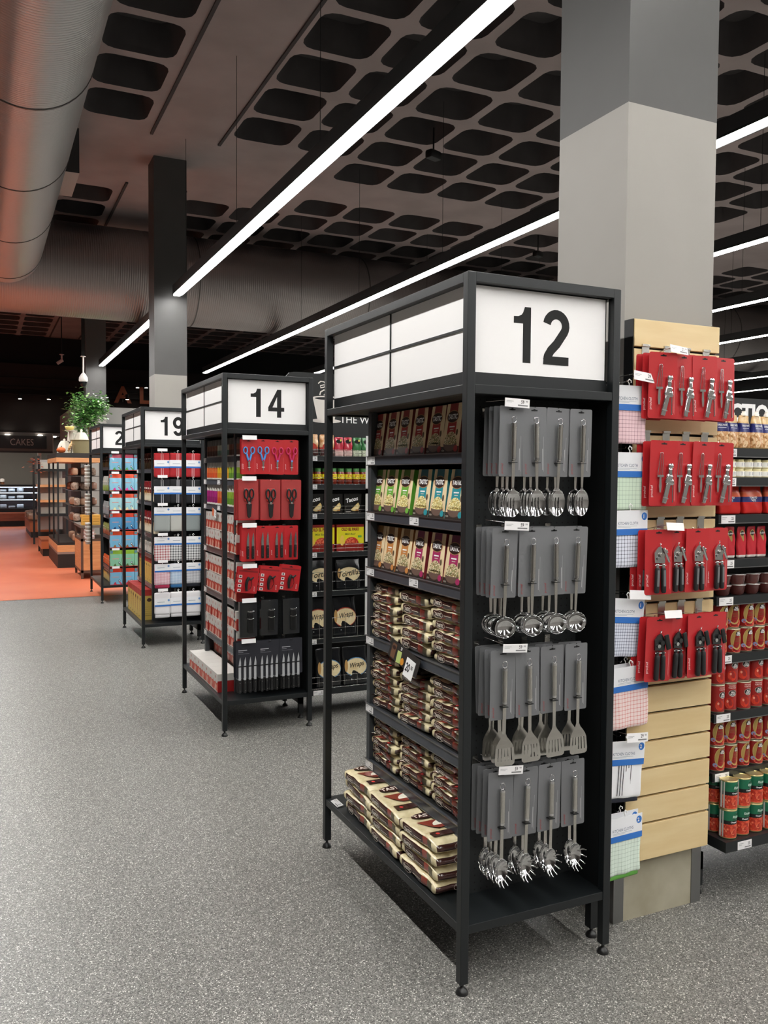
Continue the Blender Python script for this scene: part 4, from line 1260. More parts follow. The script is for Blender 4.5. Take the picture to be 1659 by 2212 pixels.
# spice tubes and cartons on the side facing the walkway
def tube_pack(c1, c2, cap='c8c4bc'):
    mb = MB(); mb.lathe([(.029, 0), (.031, .004), (.031, .082)], M(c1, .3), n=14)
    mb.lathe([(.0312, 0), (.0316, .010)], M('e8e4dc', .4), n=14)
    g = MB(); g.lathe([(.031, .082), (.031, .112), (.028, .124)], M(cap, .15), n=14)
    b = MB(); b.ring([[(.0315*cos(2*pi*i/14), .0315*sin(2*pi*i/14), z) for i in range(14)] for z in (.012, .045)], M(c2, .4), True, False, False)
    return Proto('spice_tube', 'spice tube', [('tube', mb.mesh('tube')), ('shoulder', g.mesh('shoulder')), ('label_band', b.mesh('band'))])
def carton(w, h, d, top, low, side, name='cream_carton'):
    mb = MB(); mb.box(-w/2, 0, 0, w/2, d, h, {'*': M(side, .5), 't': M(top, .5), 'f': M(low, .45), 'l': M(side, .5), 'r': M(side, .5)})
    mb.box(-w/2-.0008, -.0008, h*.62, w/2+.0008, d+.0008, h+.0006, M(top, .5))
    a = MB(); y = -.0014
    T = M(top, .5)
    for q in (-.25, .25): a.ell(q*w, h*.62, w*.25, h*.13, y, T, 14, pi, 2*pi)
    a.ell(0, h*.80, w*.10, h*.09, y-.0004, M('b9807a', .5), 12)
    a.pl([(-w*.25, h*.05), (w*.2, h*.05), (w*.35, h*.35), (0, h*.45)], y, M('d89a88', .4)); a.rc(-w*.48, 0.002, w*.48, h*.07, y-.0003, M('d8d0c8', .5))
    return Proto(name, 'carton', [('carton', mb.mesh('carton')), ('front_print', a.mesh('print'))])
SP = {'brown': tube_pack('7a4632', '4e2c22', '6f6a66'), 'pale': tube_pack('b8b8a8', '6c8c7c', '6f6a66'), 'orange': tube_pack('d8703c', 'c84e28'), 'yellow': tube_pack('dcb02c', 'c8902a'),
      'green': tube_pack('8fae3c', '5f8a2c'), 'magenta': tube_pack('a82a7a', '8c1c60')}
def tubes(z, cols, row, sc):
    for k, c in enumerate(cols):
        SP[c].put((.170, Y14+.975-k*.0775, z+.001), '%s spice tube, %s on the %s shelf of the 14 rack' % (c, lr(k, len(cols)), row), 'spice tubes on the 14 rack', (0, 0, radians(J(20))), (1.12, 1.12, sc))
tubes(SH14[0], ['brown']*4+['pale', 'pale', 'brown', 'pale', 'brown', 'brown', 'brown'], 'top', 1.0)
tubes(SH14[1], ['orange']*4+['yellow']*4+['green']*3, 'second', 1.02)
tubes(SH14[2], ['magenta']*4+['orange']*3+['green']*4, 'third', 1.18)
CT = carton(.0865, .128, .12, 'c9c4be', 'b8402f', '9c2420')
CTB = carton(.118, .122, .155, 'd6d2cc', 'cc5a48', 'a01c1c')
for z, row in ((SH14[3], 'fourth'), (SH14[4], 'fifth'), (SH14[5], 'lowest raised')):
    for t in range(2):
        for k in range(10):
            CT.put((.134+J(.004), Y14+.975-k*.0868, z+.001+t*.1295), 'grey-topped red carton, %s, %s layer, %s shelf' % (lr(k, 10), ['lower', 'upper'][t], row), 'red cartons on the 14 rack', (0, 0, LEFT+radians(J(1.5))))
for k in range(7):
    CTB.put((.026, Y14+1.020-k*.121, .2275), 'larger red carton, %s of the front row on the 14 rack base' % lr(k, 7), 'larger red cartons', (0, 0, LEFT))
    for t in range(2): CTB.put((.200, Y14+.990-k*.121, .2275+t*.1195), 'larger red carton, %s of the rear row, %s layer' % (lr(k, 7), ['lower', 'upper'][t]), 'larger red cartons', (0, 0, LEFT))
MB_ = MB(); price_face(MB_, -.03, 0, .06, .045, 0, '20'); MB_.rc(-.085, -.008, -.03, .045, 0, M('d86a3c')); MB_.box(-.085, .0005, -.008, .03, .002, .045, PAPER)
tag(MB_.obj('offer_card', None, (.115, Y14+.66, 1.38)), 'small white and orange offer card tilted over the 14 rack cartons', 'sign').rotation_euler = (0, radians(10), LEFT)

# ================= wraps and sauces shelving behind =================
BF = M('17181a', .18, coat=.6)
def crisp(a, w, h, d):
    a.ell(0, h*.45, w*.36, h*.16, -.0008, M('b83a2c', .3), 16); a.ell(0, h*.72, w*.24, h*.14, -.0004+d*.12, M('e0c08c', .3), 14)
P_CH = Proto('snack_pouch', 'pouch', pouch(.105, .150, .04, noise_col('amber_film', 'b87a44', 'e6c8a0', scale=25, rough=.15), [(.3, M('3a1c18', .2)), (.45, M('a8342a', .2))], crisp))
def srap(a, w, h, d): a.ell(0, h*.78, w*.34, h*.10, -.0002+d*.14, M('191414', .3), 16); a.ell(w*.2, h*.84, w*.10, h*.06, -.0006+d*.15, M('d8d060', .3), 12)
P_RS = Proto('spice_sachet', 'sachet', pouch(.062, .135, .025, M('b0283a', .15, coat=.5), [(.28, M('c8a8a0', .2))], srap))
P_GS = Proto('spice_sachet', 'sachet', pouch(.062, .135, .025, M('2f6a38', .15, coat=.5), [(.28, M('b8c0a8', .2))], srap))
YG = 3.185
for k in range(2): P_CH.put((.665+k*.118, YG, SHT[0]+.001), 'amber snack pouch, %s of two on the top shelf' % lr(k, 2), 'amber pouches')
for k, p in enumerate([P_RS, P_RS, P_GS, P_GS]): p.put((.870+k*.069, YG, SHT[0]+.001), '%s spice sachet, %s beside the amber pouches' % ('red' if k < 2 else 'green', ['first', 'second'][k % 2]), 'spice sachets', (0, 0, radians(J(8))))
def jl(b, r, h): curve_on(b, r, lambda: (b.ell(0, h*.52, r*.6, h*.07, -.0012, M('c03020'), 12), b.rc(-r*.5, h*.36, r*.5, h*.40, -.0012, M('8a7a20'))))
P_SAL = Proto('salsa_jar', 'jar', jar(.0265, .110, M('7c2a1c', .12, coat=.5), M('3f7a3a', .35), M('e0d22c', .4), (.33, .64), jl))
for k in range(8): P_SAL.put((.657+k*.0575, YG+.01, SHT[1]+.001), 'salsa jar with yellow label and green lid, %s' % lr(k, 8), 'salsa jars')
def bx(w, h, d, m, art, name, cat):
    mb = MB(); mb.box(-w/2, 0, 0, w/2, d, h, m); a = MB(); art(a, w, h); return Proto(name, cat, [('carton', mb.mesh('box')), ('front_print', a.mesh('print'))])
def taco(a, w, h):
    y = -.0006; a.txt('Tacos', -w*.05, h*.70, h*.22, y, WHITE, .03, rot=.22, shear=.2)
    a.ell(w*.10, h*.36, w*.30, h*.26, y, M('d8bc78'), 20, -.75*pi, .25*pi); a.ell(w*.12, h*.33, w*.22, h*.18, y-.0003, M('e8d49c'), 20, -.75*pi, .25*pi)
    a.ell(w*.26, h*.12, w*.10, h*.09, y-.0006, M('b8803c'), 12, 0, pi); a.rc(-w*.40, h*.05, -w*.12, h*.09, y, M('b0a8a0'))
P_TAC = Proto('taco_box', 'box', bx(.130, .135, .07, M('15130f', .3), taco, '', '').parts)
for k in range(3): P_TAC.put((.690+k*.142, YG, SHT[2]+.001), 'black taco shell box, %s of three' % lr(k, 3), 'taco boxes')
def oep(a, w, h):
    y = -.0006; a.rc(-w/2, h*.28, w/2, h*.90, y, M('dcd024', .35)); a.txt('OLD EL PASO', 0, h*.82, h*.12, y-.0004, M('8a2a18'), .05, sx=.8)
    a.txt('Mild Beef', 0, h*.64, h*.08, y-.0004, M('5a6a1c'), .01, shear=.2); a.ell(w*.05, h*.28, w*.26, h*.24, y-.0004, TOM, 20, 0, pi); a.ell(-w*.30, h*.40, w*.08, h*.20, y-.0004, M('e8c050'), 14); a.rc(w*.28, h*.50, w*.42, h*.58, y-.0004, M('5a9a3c'))
P_OEP = Proto('meal_kit_box', 'box', bx(.205, .185, .09, M('8c2018', .35), oep, '', '').parts)
for k in range(2): P_OEP.put((.735+k*.222, YG, SHT[3]+.001), 'yellow and red meal kit box, %s of two' % lr(k, 2), 'meal kit boxes')
WRP = noise_col('wheat_wrap', 'd8c090', 'eadcb4', scale=14, rough=.3)
def wrapbag(word, rim):
    def art(a, w, h, d):
        y = -.0008+d*.05
        a.ell(.006, h*.46, w*.46, h*.25, y+.0003, M(rim, .3), 24); a.ell(.006, h*.46, w*.445, h*.225, y, WRP, 24)
        a.ell(-w*.36, h*.50, w*.07, h*.16, y-.0003, M('b89058', .3), 12)
        a.txt(word, .012, h*.50, h*.17, y-.0006, INK, .01, rot=.12, shear=.3); a.ell(.015, h*.30, .008, .006, y-.0006, INK, 10)
        a.rc(-.03, h*.14, .05, h*.16, y, M('a8a8a8'))
    return Proto('wrap_bag', 'bag of wraps', pouch(.185, .225, .05, BF, [(.04, BF)], art, .1))
P_W = [wrapbag('Tortillas', '1d1c1a'), wrapbag('Wraps', '9a3424'), wrapbag('Wraps', '5a82a8')]
for r_, (z, nm) in enumerate(((SHT[4], 'tortillas'), (SHT[5], 'red edged wraps'), (.204, 'blue edged wraps'))):
    for k in range(2):
        P_W[r_].put((.735+(.0, -.02, .055)[r_]+k*(.21, .205, .20)[r_], YG-(.03 if r_ == 2 else 0), z+.001), 'black bag of %s, %s of two' % (nm, lr(k, 2)), 'bags of wraps', (radians(-3), 0, radians(J(4))), (1, 1, (1.0, 1.25, 1.20)[r_]))
def wire_guard(x0, x1, z, y, h):
    mb = MB()
    for q in (.0, h*.5, h): mb.tube([(x0, y, z+q), (x1, y, z+q)], .0014, STEEL, 5)
    k = x0
    while k <= x1+.001: mb.tube([(k, y, z), (k, y, z+h)], .0012, STEEL, 5); k += .095
    return mb
for z, h in ((SHT[0], .045), (SHT[1], .045), (SHT[2], .05), (SHT[3], .05), (SHT[4], .13), (SHT[5], .14), (.204, .08)):
    tag(wire_guard(.615, 1.60, z+.002, 3.135, h).obj('wire_shelf_guard'), 'wire guard along the shelf at %.1f metres, wraps shelving' % z, 'shelf guard', 'wire shelf guards')
mb = MB()
for a, b in ((1.55, 1.95), (1.215, 1.585), (.90, 1.10), (.56, .86)): mb = MB(); mb.box(1.040, 3.110, a, 1.056, 3.114, b, M('c8c8c6', .4)); tag(mb.obj('ticket_strip'), 'pale upright plastic strip at %.1f m on the wraps shelving' % a, 'plastic strip', 'upright plastic strips')

# ================= goods of the 19 rack =================
Y19 = YB[2]
def folded(mat, band=True, stripes=None, header=None, fold=None, h=.235, num='2'):
    c = MB(); c.rbox((0, .018, -h/2), (.150, .034, h), .010, mat, (6, 4, 8))
    if stripes:
        for q in (-.012, .006): c.rc(q, -h+.006, q+.006, -.006, -.0002, stripes)
    if fold: c.rbox((0, .018, -h-.012), (.140, .026, .040), .008, fold, (4, 3, 3))
    a = MB(); z = -h*.62 if band else -.078
    a.box(-.076, -.0014, z, .076, .0002, z+.078, HCM); a.rc(-.076, z, .076, z+.016, -.0018, BLUE)
    a.rc(-.05, z+.040, .02, z+.044, -.0018, M('8c98a8')); a.ell(.058, z+.058, .010, .011, -.0018, M('6f9ad0'), 12)
    k = MB(); k.tube([(0, .004, -.004), (0, .004, .008), (-.008, .004, .018), (0, .004, .028), (.010, .004, .018)], .003, WHITE, 6)
    return Proto('kitchen_cloth', 'kitchen cloth', [('cloth', c.mesh('cloth', .0003)), ('paper_band', a.mesh('band')), ('hanging_loop', k.mesh('loop'))])
plaidr = check_mat('plaid_red', 'e8dcdc', 'a8343c', 40, .35); plaidk = check_mat('plaid_black', 'dcdcdc', '34343a', 40, .35)
F19 = [('red banded cloth', [folded(M('b0252c', .9), True, M('e0b0b0', .9))]*3, 1.880), ('black banded cloth', [folded(M('1c1c20', .9), True, M('c8c8c8', .9))]*3, 1.625),
       ('grey cloth', [folded(M('9ea3a0', .9), False), folded(M('bcbcb6', .9), False), folded(M('8c9494', .9), False)], 1.355),
       ('plaid cloth', [folded(plaidr, False), folded(plaidk, False), folded(plaidk, False)], 1.065),
       ('gingham cloth', [folded(check_mat('gingham_pink', 'f0e4ea', 'b8405c', 90, .4), False, None, None, M('a82c50', .9), .205), folded(check_mat('gingham_blue', 'e4ecf4', '5a90c0', 90, .4), False, None, None, M('2f6a9c', .9), .205), folded(check_mat('gingham_black', 'ececf0', '383c50', 90, .4), False, None, None, M('1c1e28', .9), .205)], .805),
       ('white rolled cloth', [folded(M('e8e6e8', .9), True, None, None, M('d8d6d8', .9), .215)]*3, .525)]
for (nm, prs, z), row in zip(F19, ('the top', 'the second', 'the third', 'the fourth', 'the fifth', 'the bottom')):
    hang(prs, (.200, .352, .500), z, Y19, nm, row, 1, rack='19', tagz=.028)
def pk(w, h, d, c1, c2, c3, nm, cat='packet'):
    def art(a, w, h, d_): a.ell(0, h*.35, w*.30, h*.20, -.0006+d_*.06, M(c3, .3), 14); a.rc(-w*.3, h*.60, w*.3, h*.68, -.0006+d_*.14, M('e8e0d4', .4))
    return Proto(nm, cat, pouch(w, h, d, M(c1, .25), [(.45, M(c2, .3))], art))
G19 = [(SH19[0], pk(.085, .165, .05, '5a1c1c', '6b5636', 'a89468', 'dried_fruit_packet'), 'dark brown packet', 9), (SH19[1], pk(.085, .20, .05, '7a1f24', 'e8dcc0', 'c08838', 'pasta_packet'), 'red and cream packet', 9),
       (SH19[2], pk(.085, .22, .05, '7a1f24', 'e8dcc0', 'b8783c', 'pasta_packet'), 'red topped pasta packet', 9), (SH19[3], pk(.095, .17, .06, 'b8b4ac', 'd0ccc4', '8c8880', 'flour_packet'), 'crumpled grey-white packet', 8)]
for z, p, nm, n in G19:
    for k in range(n): p.put((.142, Y19+.975-k*(.80/(n-1)), z+.001), '%s, %s on the walkway side of the 19 rack' % (nm, lr(k, n)), nm+'s', (0, 0, LEFT+radians(J(5))))
def ybox(w, h, d, nm):
    mb = MB(); mb.box(-w/2, 0, 0, w/2, d, h, M('d8b85c', .45)); mb.box(-w/2-.001, -.001, h*.80, w/2+.001, d+.001, h+.001, M('b02a24', .45))
    a = MB(); a.txt('PASTA', 0, h*.45, w*.22, -.0012, M('b85a24'), .02, rot=pi/2); a.rc(-w*.4, h*.08, -w*.2, h*.12, -.0012, M('4a2a1c')); a.ell(w*.15, h*.68, w*.18, w*.14, -.0012, M('4a2a1c'), 12)
    s = MB(); s.T = Matrix.Rotation(pi/2, 4, 'Z') @ Matrix.Translation((0, -w/2, 0)); s.ell(d*.5, h*.66, d*.14, d*.12, -.0015, M('4a2a1c'), 14)
    for q in range(5): s.rc(d*.25, h*(.14+.07*q), d*.8, h*(.15+.07*q), -.0015, M('a88c48'))
    return Proto(nm, 'box', [('carton', mb.mesh('box')), ('front_print', a.mesh('print')), ('side_print', s.mesh('side'))])
YB1 = ybox(.090, .255, .10, 'yellow_box'); YB2 = ybox(.13, .30, .16, 'yellow_box')
for k in range(8): YB1.put((.142, Y19+.97-k*.098, SH19[4]+.001), 'tall yellow box with red top, %s on the lowest raised shelf' % lr(k, 8), 'tall yellow boxes', (0, 0, LEFT))
for k in range(6): YB2.put((.035, Y19+1.03-k*.140, .2275), 'big yellow box with red top, %s on the 19 rack base' % lr(k, 6), 'big yellow boxes', (0, 0, LEFT))
# ================= goods of the farthest rack =================
Y20 = YB[3]
def sweet(top, mid, low):
    def art(a, w, h, d): 
        a.ell(.02, h*.02, w*.34, h*.20, -.0006+d*.02, M(low, .3), 16, 0, pi); a.ell(w*.28, h*.25, .013, .014, -.0012, M('16222a'), 12); a.ell(w*.28, h*.25, .008, .009, -.0016, M('c8d8e0'), 12)
        a.rc(-w*.3, h*.46, w*.25, h*.50, -.0008+d*.05, M('d8908c')); a.rc(-w*.48, h*.80, -w*.25, h*.97, -.0004+d*.25, M('5a8a98')); a.rc(-w/2, 0, w/2, h*.03, -.0009, M('c8343a'))
    return Proto('sweets_bag', 'bag of sweets', pouch(.150, .215, .04, M(mid, .2, coat=.4), [(.74, M(mid, .2, coat=.4)), (1.1, M(top, .25))], art))
cs = [('b82048', '7ab4d0', '4a9a4c', 'green'), ('d84a28', '8cc4dc', 'e0409a', 'pink'), ('d84a28', 'a4d0d8', 'e8e4b0', 'cream'), ('c83a20', '5a98c4', '1f3a60', 'navy'), ('d04a28', '7ab4d4', '9a6430', 'brown'), ('8cb43c', '88c0a0', '50683c', 'lime'), ('c8402c', '7ab0cc', 'c83850', 'red')]
for (t, m, l, nm), z, row in zip(cs, (1.718, 1.456, 1.200, .945, .712, .466, .228), ('the top', 'the second', 'the third', 'the fourth', 'the fifth', 'the sixth', 'the bottom')):
    p = sweet(t, m, l)
    for ci, x in enumerate((.190, .345, .498)):
        p.put((x, Y20+.022, z), 'blue sweets bag with %s mound, %s in %s row' % (nm, lr(ci, 3), row), 'sweets bags on the farthest rack', (0, 0, radians(J(3))))
    PTAG[''].put((.185, Y20-.002, z+.232), 'price tag over %s row of sweets' % row, 'price tags of the farthest rack', (radians(-8), 0, 0))
mb = MB(); mb.lathe([(.030, 0), (.031, .004), (.031, .032)], M('b8aca0', .3), n=14)
l = MB(); l.lathe([(.034, .033), (.034, .046), (.030, .048)], M('e4e2dc', .4), n=14)
P_SJ = Proto('spice_jar', 'spice jar', [('jar_body', mb.mesh('jar')), ('lid', l.mesh('lid'))])
for ci, yy in enumerate((10.285, 10.200)):
    for g_, zt in enumerate((1.795, 1.395, .990)):
        for k in range(6): P_SJ.put((-.042, yy, zt-.050*(k+1)), 'white-lidded spice jar, %s of cluster %s, strip %s' % (ordn(5-k, 6), ['high', 'mid', 'low'][g_], ['beside the far post', 'nearer the view'][ci]), 'spice jars on hanging strips')
    s = MB(); s.box(-.012, yy-.012, .60, -.002, yy+.012, 1.90, BLK2); tag(s.obj('jar_strip'), 'black hanging strip of spice jars, %s' % ['farther', 'nearer'][ci], 'display strip')
G20 = [(SH20[0], pk(.09, .15, .05, '3a2a1c', '9a8234', 'b89a3c', 'tea_packet'), 'dark gold packet'), (SH20[1], pk(.06, .2, .05, 'b8b8b0', '8ca04c', 'd8d8d0', 'herb_packet'), 'grey-green packet'), (SH20[2], pk(.06, .18, .05, 'a8a8a8', '98989c', 'c86a3c', 'herb_packet'), 'grey packet'),
       (SH20[3], pk(.06, .16, .05, '9ca05c', 'a85a40', 'd8d0b8', 'herb_packet'), 'olive and rust packet'), (SH20[4], pk(.09, .12, .06, 'd8602c', 'c8542c', 'e0a068', 'herb_packet'), 'orange packet'), (.228, pk(.10, .20, .09, 'b8b8a8', 'c0b070', 'e0b83c', 'grain_bag'), 'pale grain bag')]
for z, p, nm in G20:
    for k in range(8): p.put((.145, Y20+.96-k*.108, z+.001), '%s, %s on the far rack side shelf' % (nm, lr(k, 8)), nm+'s', (0, 0, LEFT+radians(J(6))))

# ================= bakery corner =================
WD = MOAK; DKM = M('191512', .5)
e = empty('bakery_rack', 'tall bakery rack with wood trimmed top, in front of the cake counter', 'display rack', (0, 0, 0))
RX0, RX1, RY0, RY1 = -.182, .560, 13.70, 15.9
MB().box(RX0, RY0, 0, RX1, RY1, .245, DKM).obj('plinth', e)
MB().box(RX0-.002, RY0-.002, .247, RX1, RY1, .285, M('8c7a70', .5)).obj('base_rail', e)
MB().box(RX0-.004, RY0-.004, .287, RX1, RY1, .405, WD).obj('base_box', e)
MB().box(RX0, RY0, .407, RX1, RY1, .455, DKM).obj('tray', e)
MB().box(RX0-.01, RY0-.01, 1.955, RX1+.01, RY1, 2.035, M('2a2522', .5)).obj('top_board', e)
MB().box(RX0-.012, RY0-.012, 1.872, RX1+.012, RY1, 1.953, WD).obj('top_fascia', e)
for x, y in ((RX0, RY0), (RX0, 14.75), (RX0, RY1-.03), (RX1-.03, RY0), (RX1-.03, RY1-.03)):
    MB().box(x, y, .455, x+.030, y+.030, 1.872, BLK2).obj('post', e)
for z in (.80, 1.08, 1.36, 1.62):
    s = MB(); s.box(.08, RY0+.03, z, RX1-.03, RY1-.03, z+.012, M('4a4440', .3)); so = s.obj('shelf', e)
g = MB(); g.box(.245, RY0+.4, .455, .255, RY1, 1.87, M('2a2624', .5)); g.obj('centre_panel', e)
LOAF = M('b08a70', .3, coat=.5); LOAF2 = M('8c6450', .3, coat=.5); BAGC = M('b8aca4', .12, coat=.8)
def loaf(seed, c):
    mb = MB(); rnd = random.Random(seed)
    mb.rbox((0, 0, .075), (.20, .10, .14), .04, c, (8, 5, 5), lambda p, u: Vector((p.x+.006*sin(u.z*6+seed), p.y+.006*sin(u.x*9+seed), p.z*(1+.08*sin(u.x*5+seed)))))
    k = MB(); k.ring([[(.10+a, .03*cos(t)*s_, .08+.03*sin(t)*s_) for t in (0, 1.05, 2.1, 3.14, 4.2, 5.2)] for a, s_ in ((-.01, 1.2), (.02, .35), (.05, .9))], BAGC, True)
    return Proto('bagged_loaf', 'bagged loaf', [('loaf', mb.mesh('loaf')), ('bag_neck', k.mesh('neck'))])
LF = [loaf(1, LOAF), loaf(2, LOAF2), loaf(3, noise_col('seeded_bread', '6f5648', 'b09a88', scale=30, rough=.3))]
random.seed(8)
for z, n in ((.456, 9), (.813, 8), (1.093, 8), (1.373, 8), (1.633, 8)):
    for k in range(n):
        LF[random.randrange(3)].put((.14+.16*(k % 3)+J(.02), 13.83+k*.12, z), 'plastic-bagged loaf, %s along the bakery shelf at %.1f m' % (ORD[k], z), 'bagged loaves on the bakery rack', (0, radians(J(4)), radians(90+J(25))))
# top dressing
def on_top(mb_, name, label, cat, loc, rz=0): o = mb_.obj(name, None, loc); tag(o, label, cat); o.rotation_euler = (0, 0, rz); return o
TZ = 2.036
BSK = nodes_mat('wicker', lambda nt, b, tc: None)
BSK.node_tree.nodes['Principled BSDF'].inputs['Base Color'].default_value = lin('8f8360'); BSK.node_tree.nodes['Principled BSDF'].inputs['Roughness'].default_value = .7
mb = MB(); n = 44
R = []
for j in range(9):
    z = .24*j/8; r = .130+.045*j/8
    R.append([((r+.004*cos(i*pi/2*2))*cos(2*pi*i/n), (r+.004*cos(i*pi/2*2))*sin(2*pi*i/n)*.9, z) for i in range(n)])
mb.ring(R, BSK, True, True, False)
mb.tube([(.178*cos(2*pi*i/24), .16*sin(2*pi*i/24), .24) for i in range(25)], .010, BSK, 6)
on_top(mb, 'wicker_basket', 'grey-brown wicker basket on top of the bakery rack', 'basket', (.262, 14.1, TZ))
def bell(rb, h, c, seed, name, label, loc):
    mb = MB(); rnd = random.Random(seed); R = []; n = 30
    for j in range(9):
        t = j/8; r = rb*(1-.15*t)*math.sqrt(max(0, 1-(t*.92)**3)); z = h*t
        R.append([((r*(1+.06*sin(i*1.7+seed)))*cos(2*pi*i/n), r*(1+.06*sin(i*1.7+seed))*sin(2*pi*i/n), z) for i in range(n)])
    mb.ring(R, c, True)
    mb.ring([[(q*cos(2*pi*i/8), q*sin(2*pi*i/8), z) for i in range(8)] for q, z in ((.03, h*.97), (.018, h*1.03), (.026, h*1.10), (.008, h*1.16))], c, True)
    return on_top(mb, name, label, 'cloth sack', loc)
SK = M('ddd6c8', .8)
mb = MB(); mb.lathe([(.04, 0), (.04, .19), (.11, .20), (.11, .21)], M('cfc8ba', .6), n=18)
on_top(mb, 'cake_stand', 'pale pedestal stand between the white sacks on the bakery rack', 'stand', (.12, 14.45, TZ+.22))
bell(.125, .245, SK, 1, 'cloth_sack', 'small white knotted cloth sack left of the big one on the rack top', (.02, 14.62, TZ+.0))
bl_ = bell(.165, .40, SK, 4, 'cloth_sack', 'tall white cloth sack standing behind the wicker basket', (.31, 14.52, TZ+.0))
bell(.10, .30, SK, 7, 'cloth_sack', 'white cloth sack peaking under the potted tree leaves', (.20, 14.9, TZ+.25))
mb = MB(); mb.lathe([(.035, 0), (.070, .02), (.085, .075), (.078, .075), (.06, .02)], M('c9b668', .4), n=20)
on_top(mb, 'bowl', 'small yellow bowl on the pedestal stand', 'bowl', (.10, 14.45, TZ+.432))
mb = MB(); mb.ring([[(.075*math.sqrt(max(0, 1-(t*2-1)**2))*(1+.08*abs(sin(i*pi/3)))*cos(2*pi*i/24)+.0, .075*math.sqrt(max(0, 1-(t*2-1)**2))*(1+.08*abs(sin(i*pi/3)))*sin(2*pi*i/24), .11*t) for i in range(24)] for t in [.02, .15, .35, .5, .65, .85, .98]], M('c8622c', .5), True)
mb.cyl((0, 0, .105), (.008, 0, .13), .008, M('5a5030', .7), 8)
on_top(mb, 'pumpkin', 'small orange pumpkin at the corner of the rack top', 'pumpkin', (-.085, 14.02, TZ))
BRD = noise_col('bread_crust', 'c89858', 'e8cfa0', scale=18, rough=.6)
mb = MB(); mb.ring([[(.02+(.03*sin(pi*t))*cos(2*pi*i/12)+.10*(t-.5)*.6, .035*sin(pi*t)*sin(2*pi*i/12), .01+.22*t+.012*cos(2*pi*i/12)) for i in range(12)] for t in [.05, .2, .35, .5, .65, .8, .95]], BRD, True)
for k in range(4): mb.tube([(-.03+.02*k, -.036, .05+.035*k), (.0+.02*k, -.044, .055+.035*k), (.03+.02*k, -.030, .05+.035*k)], .004, M('7a4a24', .7), 5)
on_top(mb, 'bread_loaf', 'slashed golden loaf leaning on the wicker basket', 'loaf', (.035, 13.90, TZ))
# potted tree
tr = empty('potted_tree', 'small leafy green tree in a pale pot on the bakery rack top', 'plant', (.490, 14.95, TZ))
mb = MB(); mb.lathe([(.08, 0), (.10, .16), (.105, .17)], M('c9c2b4', .6), n=18); mb.obj('pot', tr)
mb = MB(); random.seed(14)
mb.tube([(0, 0, .1), (.01, 0, .35), (-.01, .01, .55), (.0, 0, .7)], [.018, .015, .013, .010], M('8a6a48', .8), 8)
BR = []
for k in range(13):
    a = k*2.4; L_ = random.uniform(.08, .30); q = Vector((cos(a)*L_*1.0, sin(a)*L_*.8, random.uniform(.50, 1.08)))
    BR.append(q); mb.tube([(0, 0, .55), tuple(q*.5+Vector((0, 0, .36))), tuple(q)], [.008, .005, .003], M('6a5638', .8), 5)
mb.obj('trunk', tr)
lf = MB(); LG = [M('35682e', .4), M('4f8c3e', .4), M('7aac5c', .35), M('a4cc88', .3)]
for k in range(2300):
    b_ = random.choice(BR); c0 = b_+Vector((random.gauss(0, .11), random.gauss(0, .11), random.gauss(-.02, .11)))
    if c0.z < .36: c0.z = .36+random.random()*.1
    a = random.uniform(0, 2*pi); d = Vector((cos(a), sin(a), random.uniform(-.7, .2))).normalized(); s_ = d.cross(Vector((0, 0, 1))).normalized(); L_ = random.uniform(.06, .105)
    nrm = s_.cross(d)*.006
    lf.poly([tuple(c0), tuple(c0+d*L_*.4+s_*L_*.30+nrm), tuple(c0+d*L_), tuple(c0+d*L_*.4-s_*L_*.30+nrm)], random.choice(LG))
lf.obj('foliage', tr)
# small cabinet with yellow boxes
e = empty('side_cabinet', 'light wood cabinet on dark frame left of the farthest numbered rack', 'cabinet', (0, 0, 0))
CX0, CX1, CY0, CY1 = .030, .560, 11.90, 12.9; FR = M('5a4438', .5)
MB().box(CX0+.035, CY0-.004, .14, CX1, CY0, .60, WD).obj('front_panel', e)
MB().box(CX0, CY0+.03, .14, CX0+.004, CY1, .60, WD).obj('side_panel', e)
for x, y in ((CX0, CY0), (CX0, CY1-.035), (CX1-.035, CY0), (CX1-.035, CY1-.035)): MB().box(x, y, 0, x+.035, y+.035, .84, FR).obj('leg', e)
MB().box(CX0, CY0, .10, CX1, CY1, .14, FR).obj('lower_rail', e); MB().box(CX0, CY0, .60, CX1, CY1, .64, FR).obj('mid_rail', e); MB().box(CX0-.01, CY0-.01, .815, CX1, CY1, .855, M('6f665e', .5)).obj('cabinet_top', e)
mb = MB(); mb.box(-.07, 0, 0, .07, .14, .040, M('dba84c', .5)); mb.rc(-.05, .012, .05, .018, -.001, M('a87428'))
a = mb.mesh('box')
YBX = Proto('yellow_carton', 'carton', a)
for r_ in range(2):
    for k in range(4): YBX.put((.115+r_*.15, 11.95+J(.004), .856+k*.0405), 'flat yellow carton, %s of the %s stack on the wood cabinet' % (ordn(k, 4), ['left', 'right'][r_]), 'yellow cartons', (0, 0, radians(J(3))))
WJ = Proto('white_tub', 'tub', jar(.026, .050, M('e8e4e0', .4), M('d8d0cc', .4), M('c8a098', .4), (.2, .6)))
for c_ in range(3):
    for k in range(3): WJ.put((.095+c_*.06, 11.95, .641+k*.052), 'small white tub, %s, %s column in the wood cabinet' % (ordn(k, 3), lr(c_, 3)), 'white tubs')
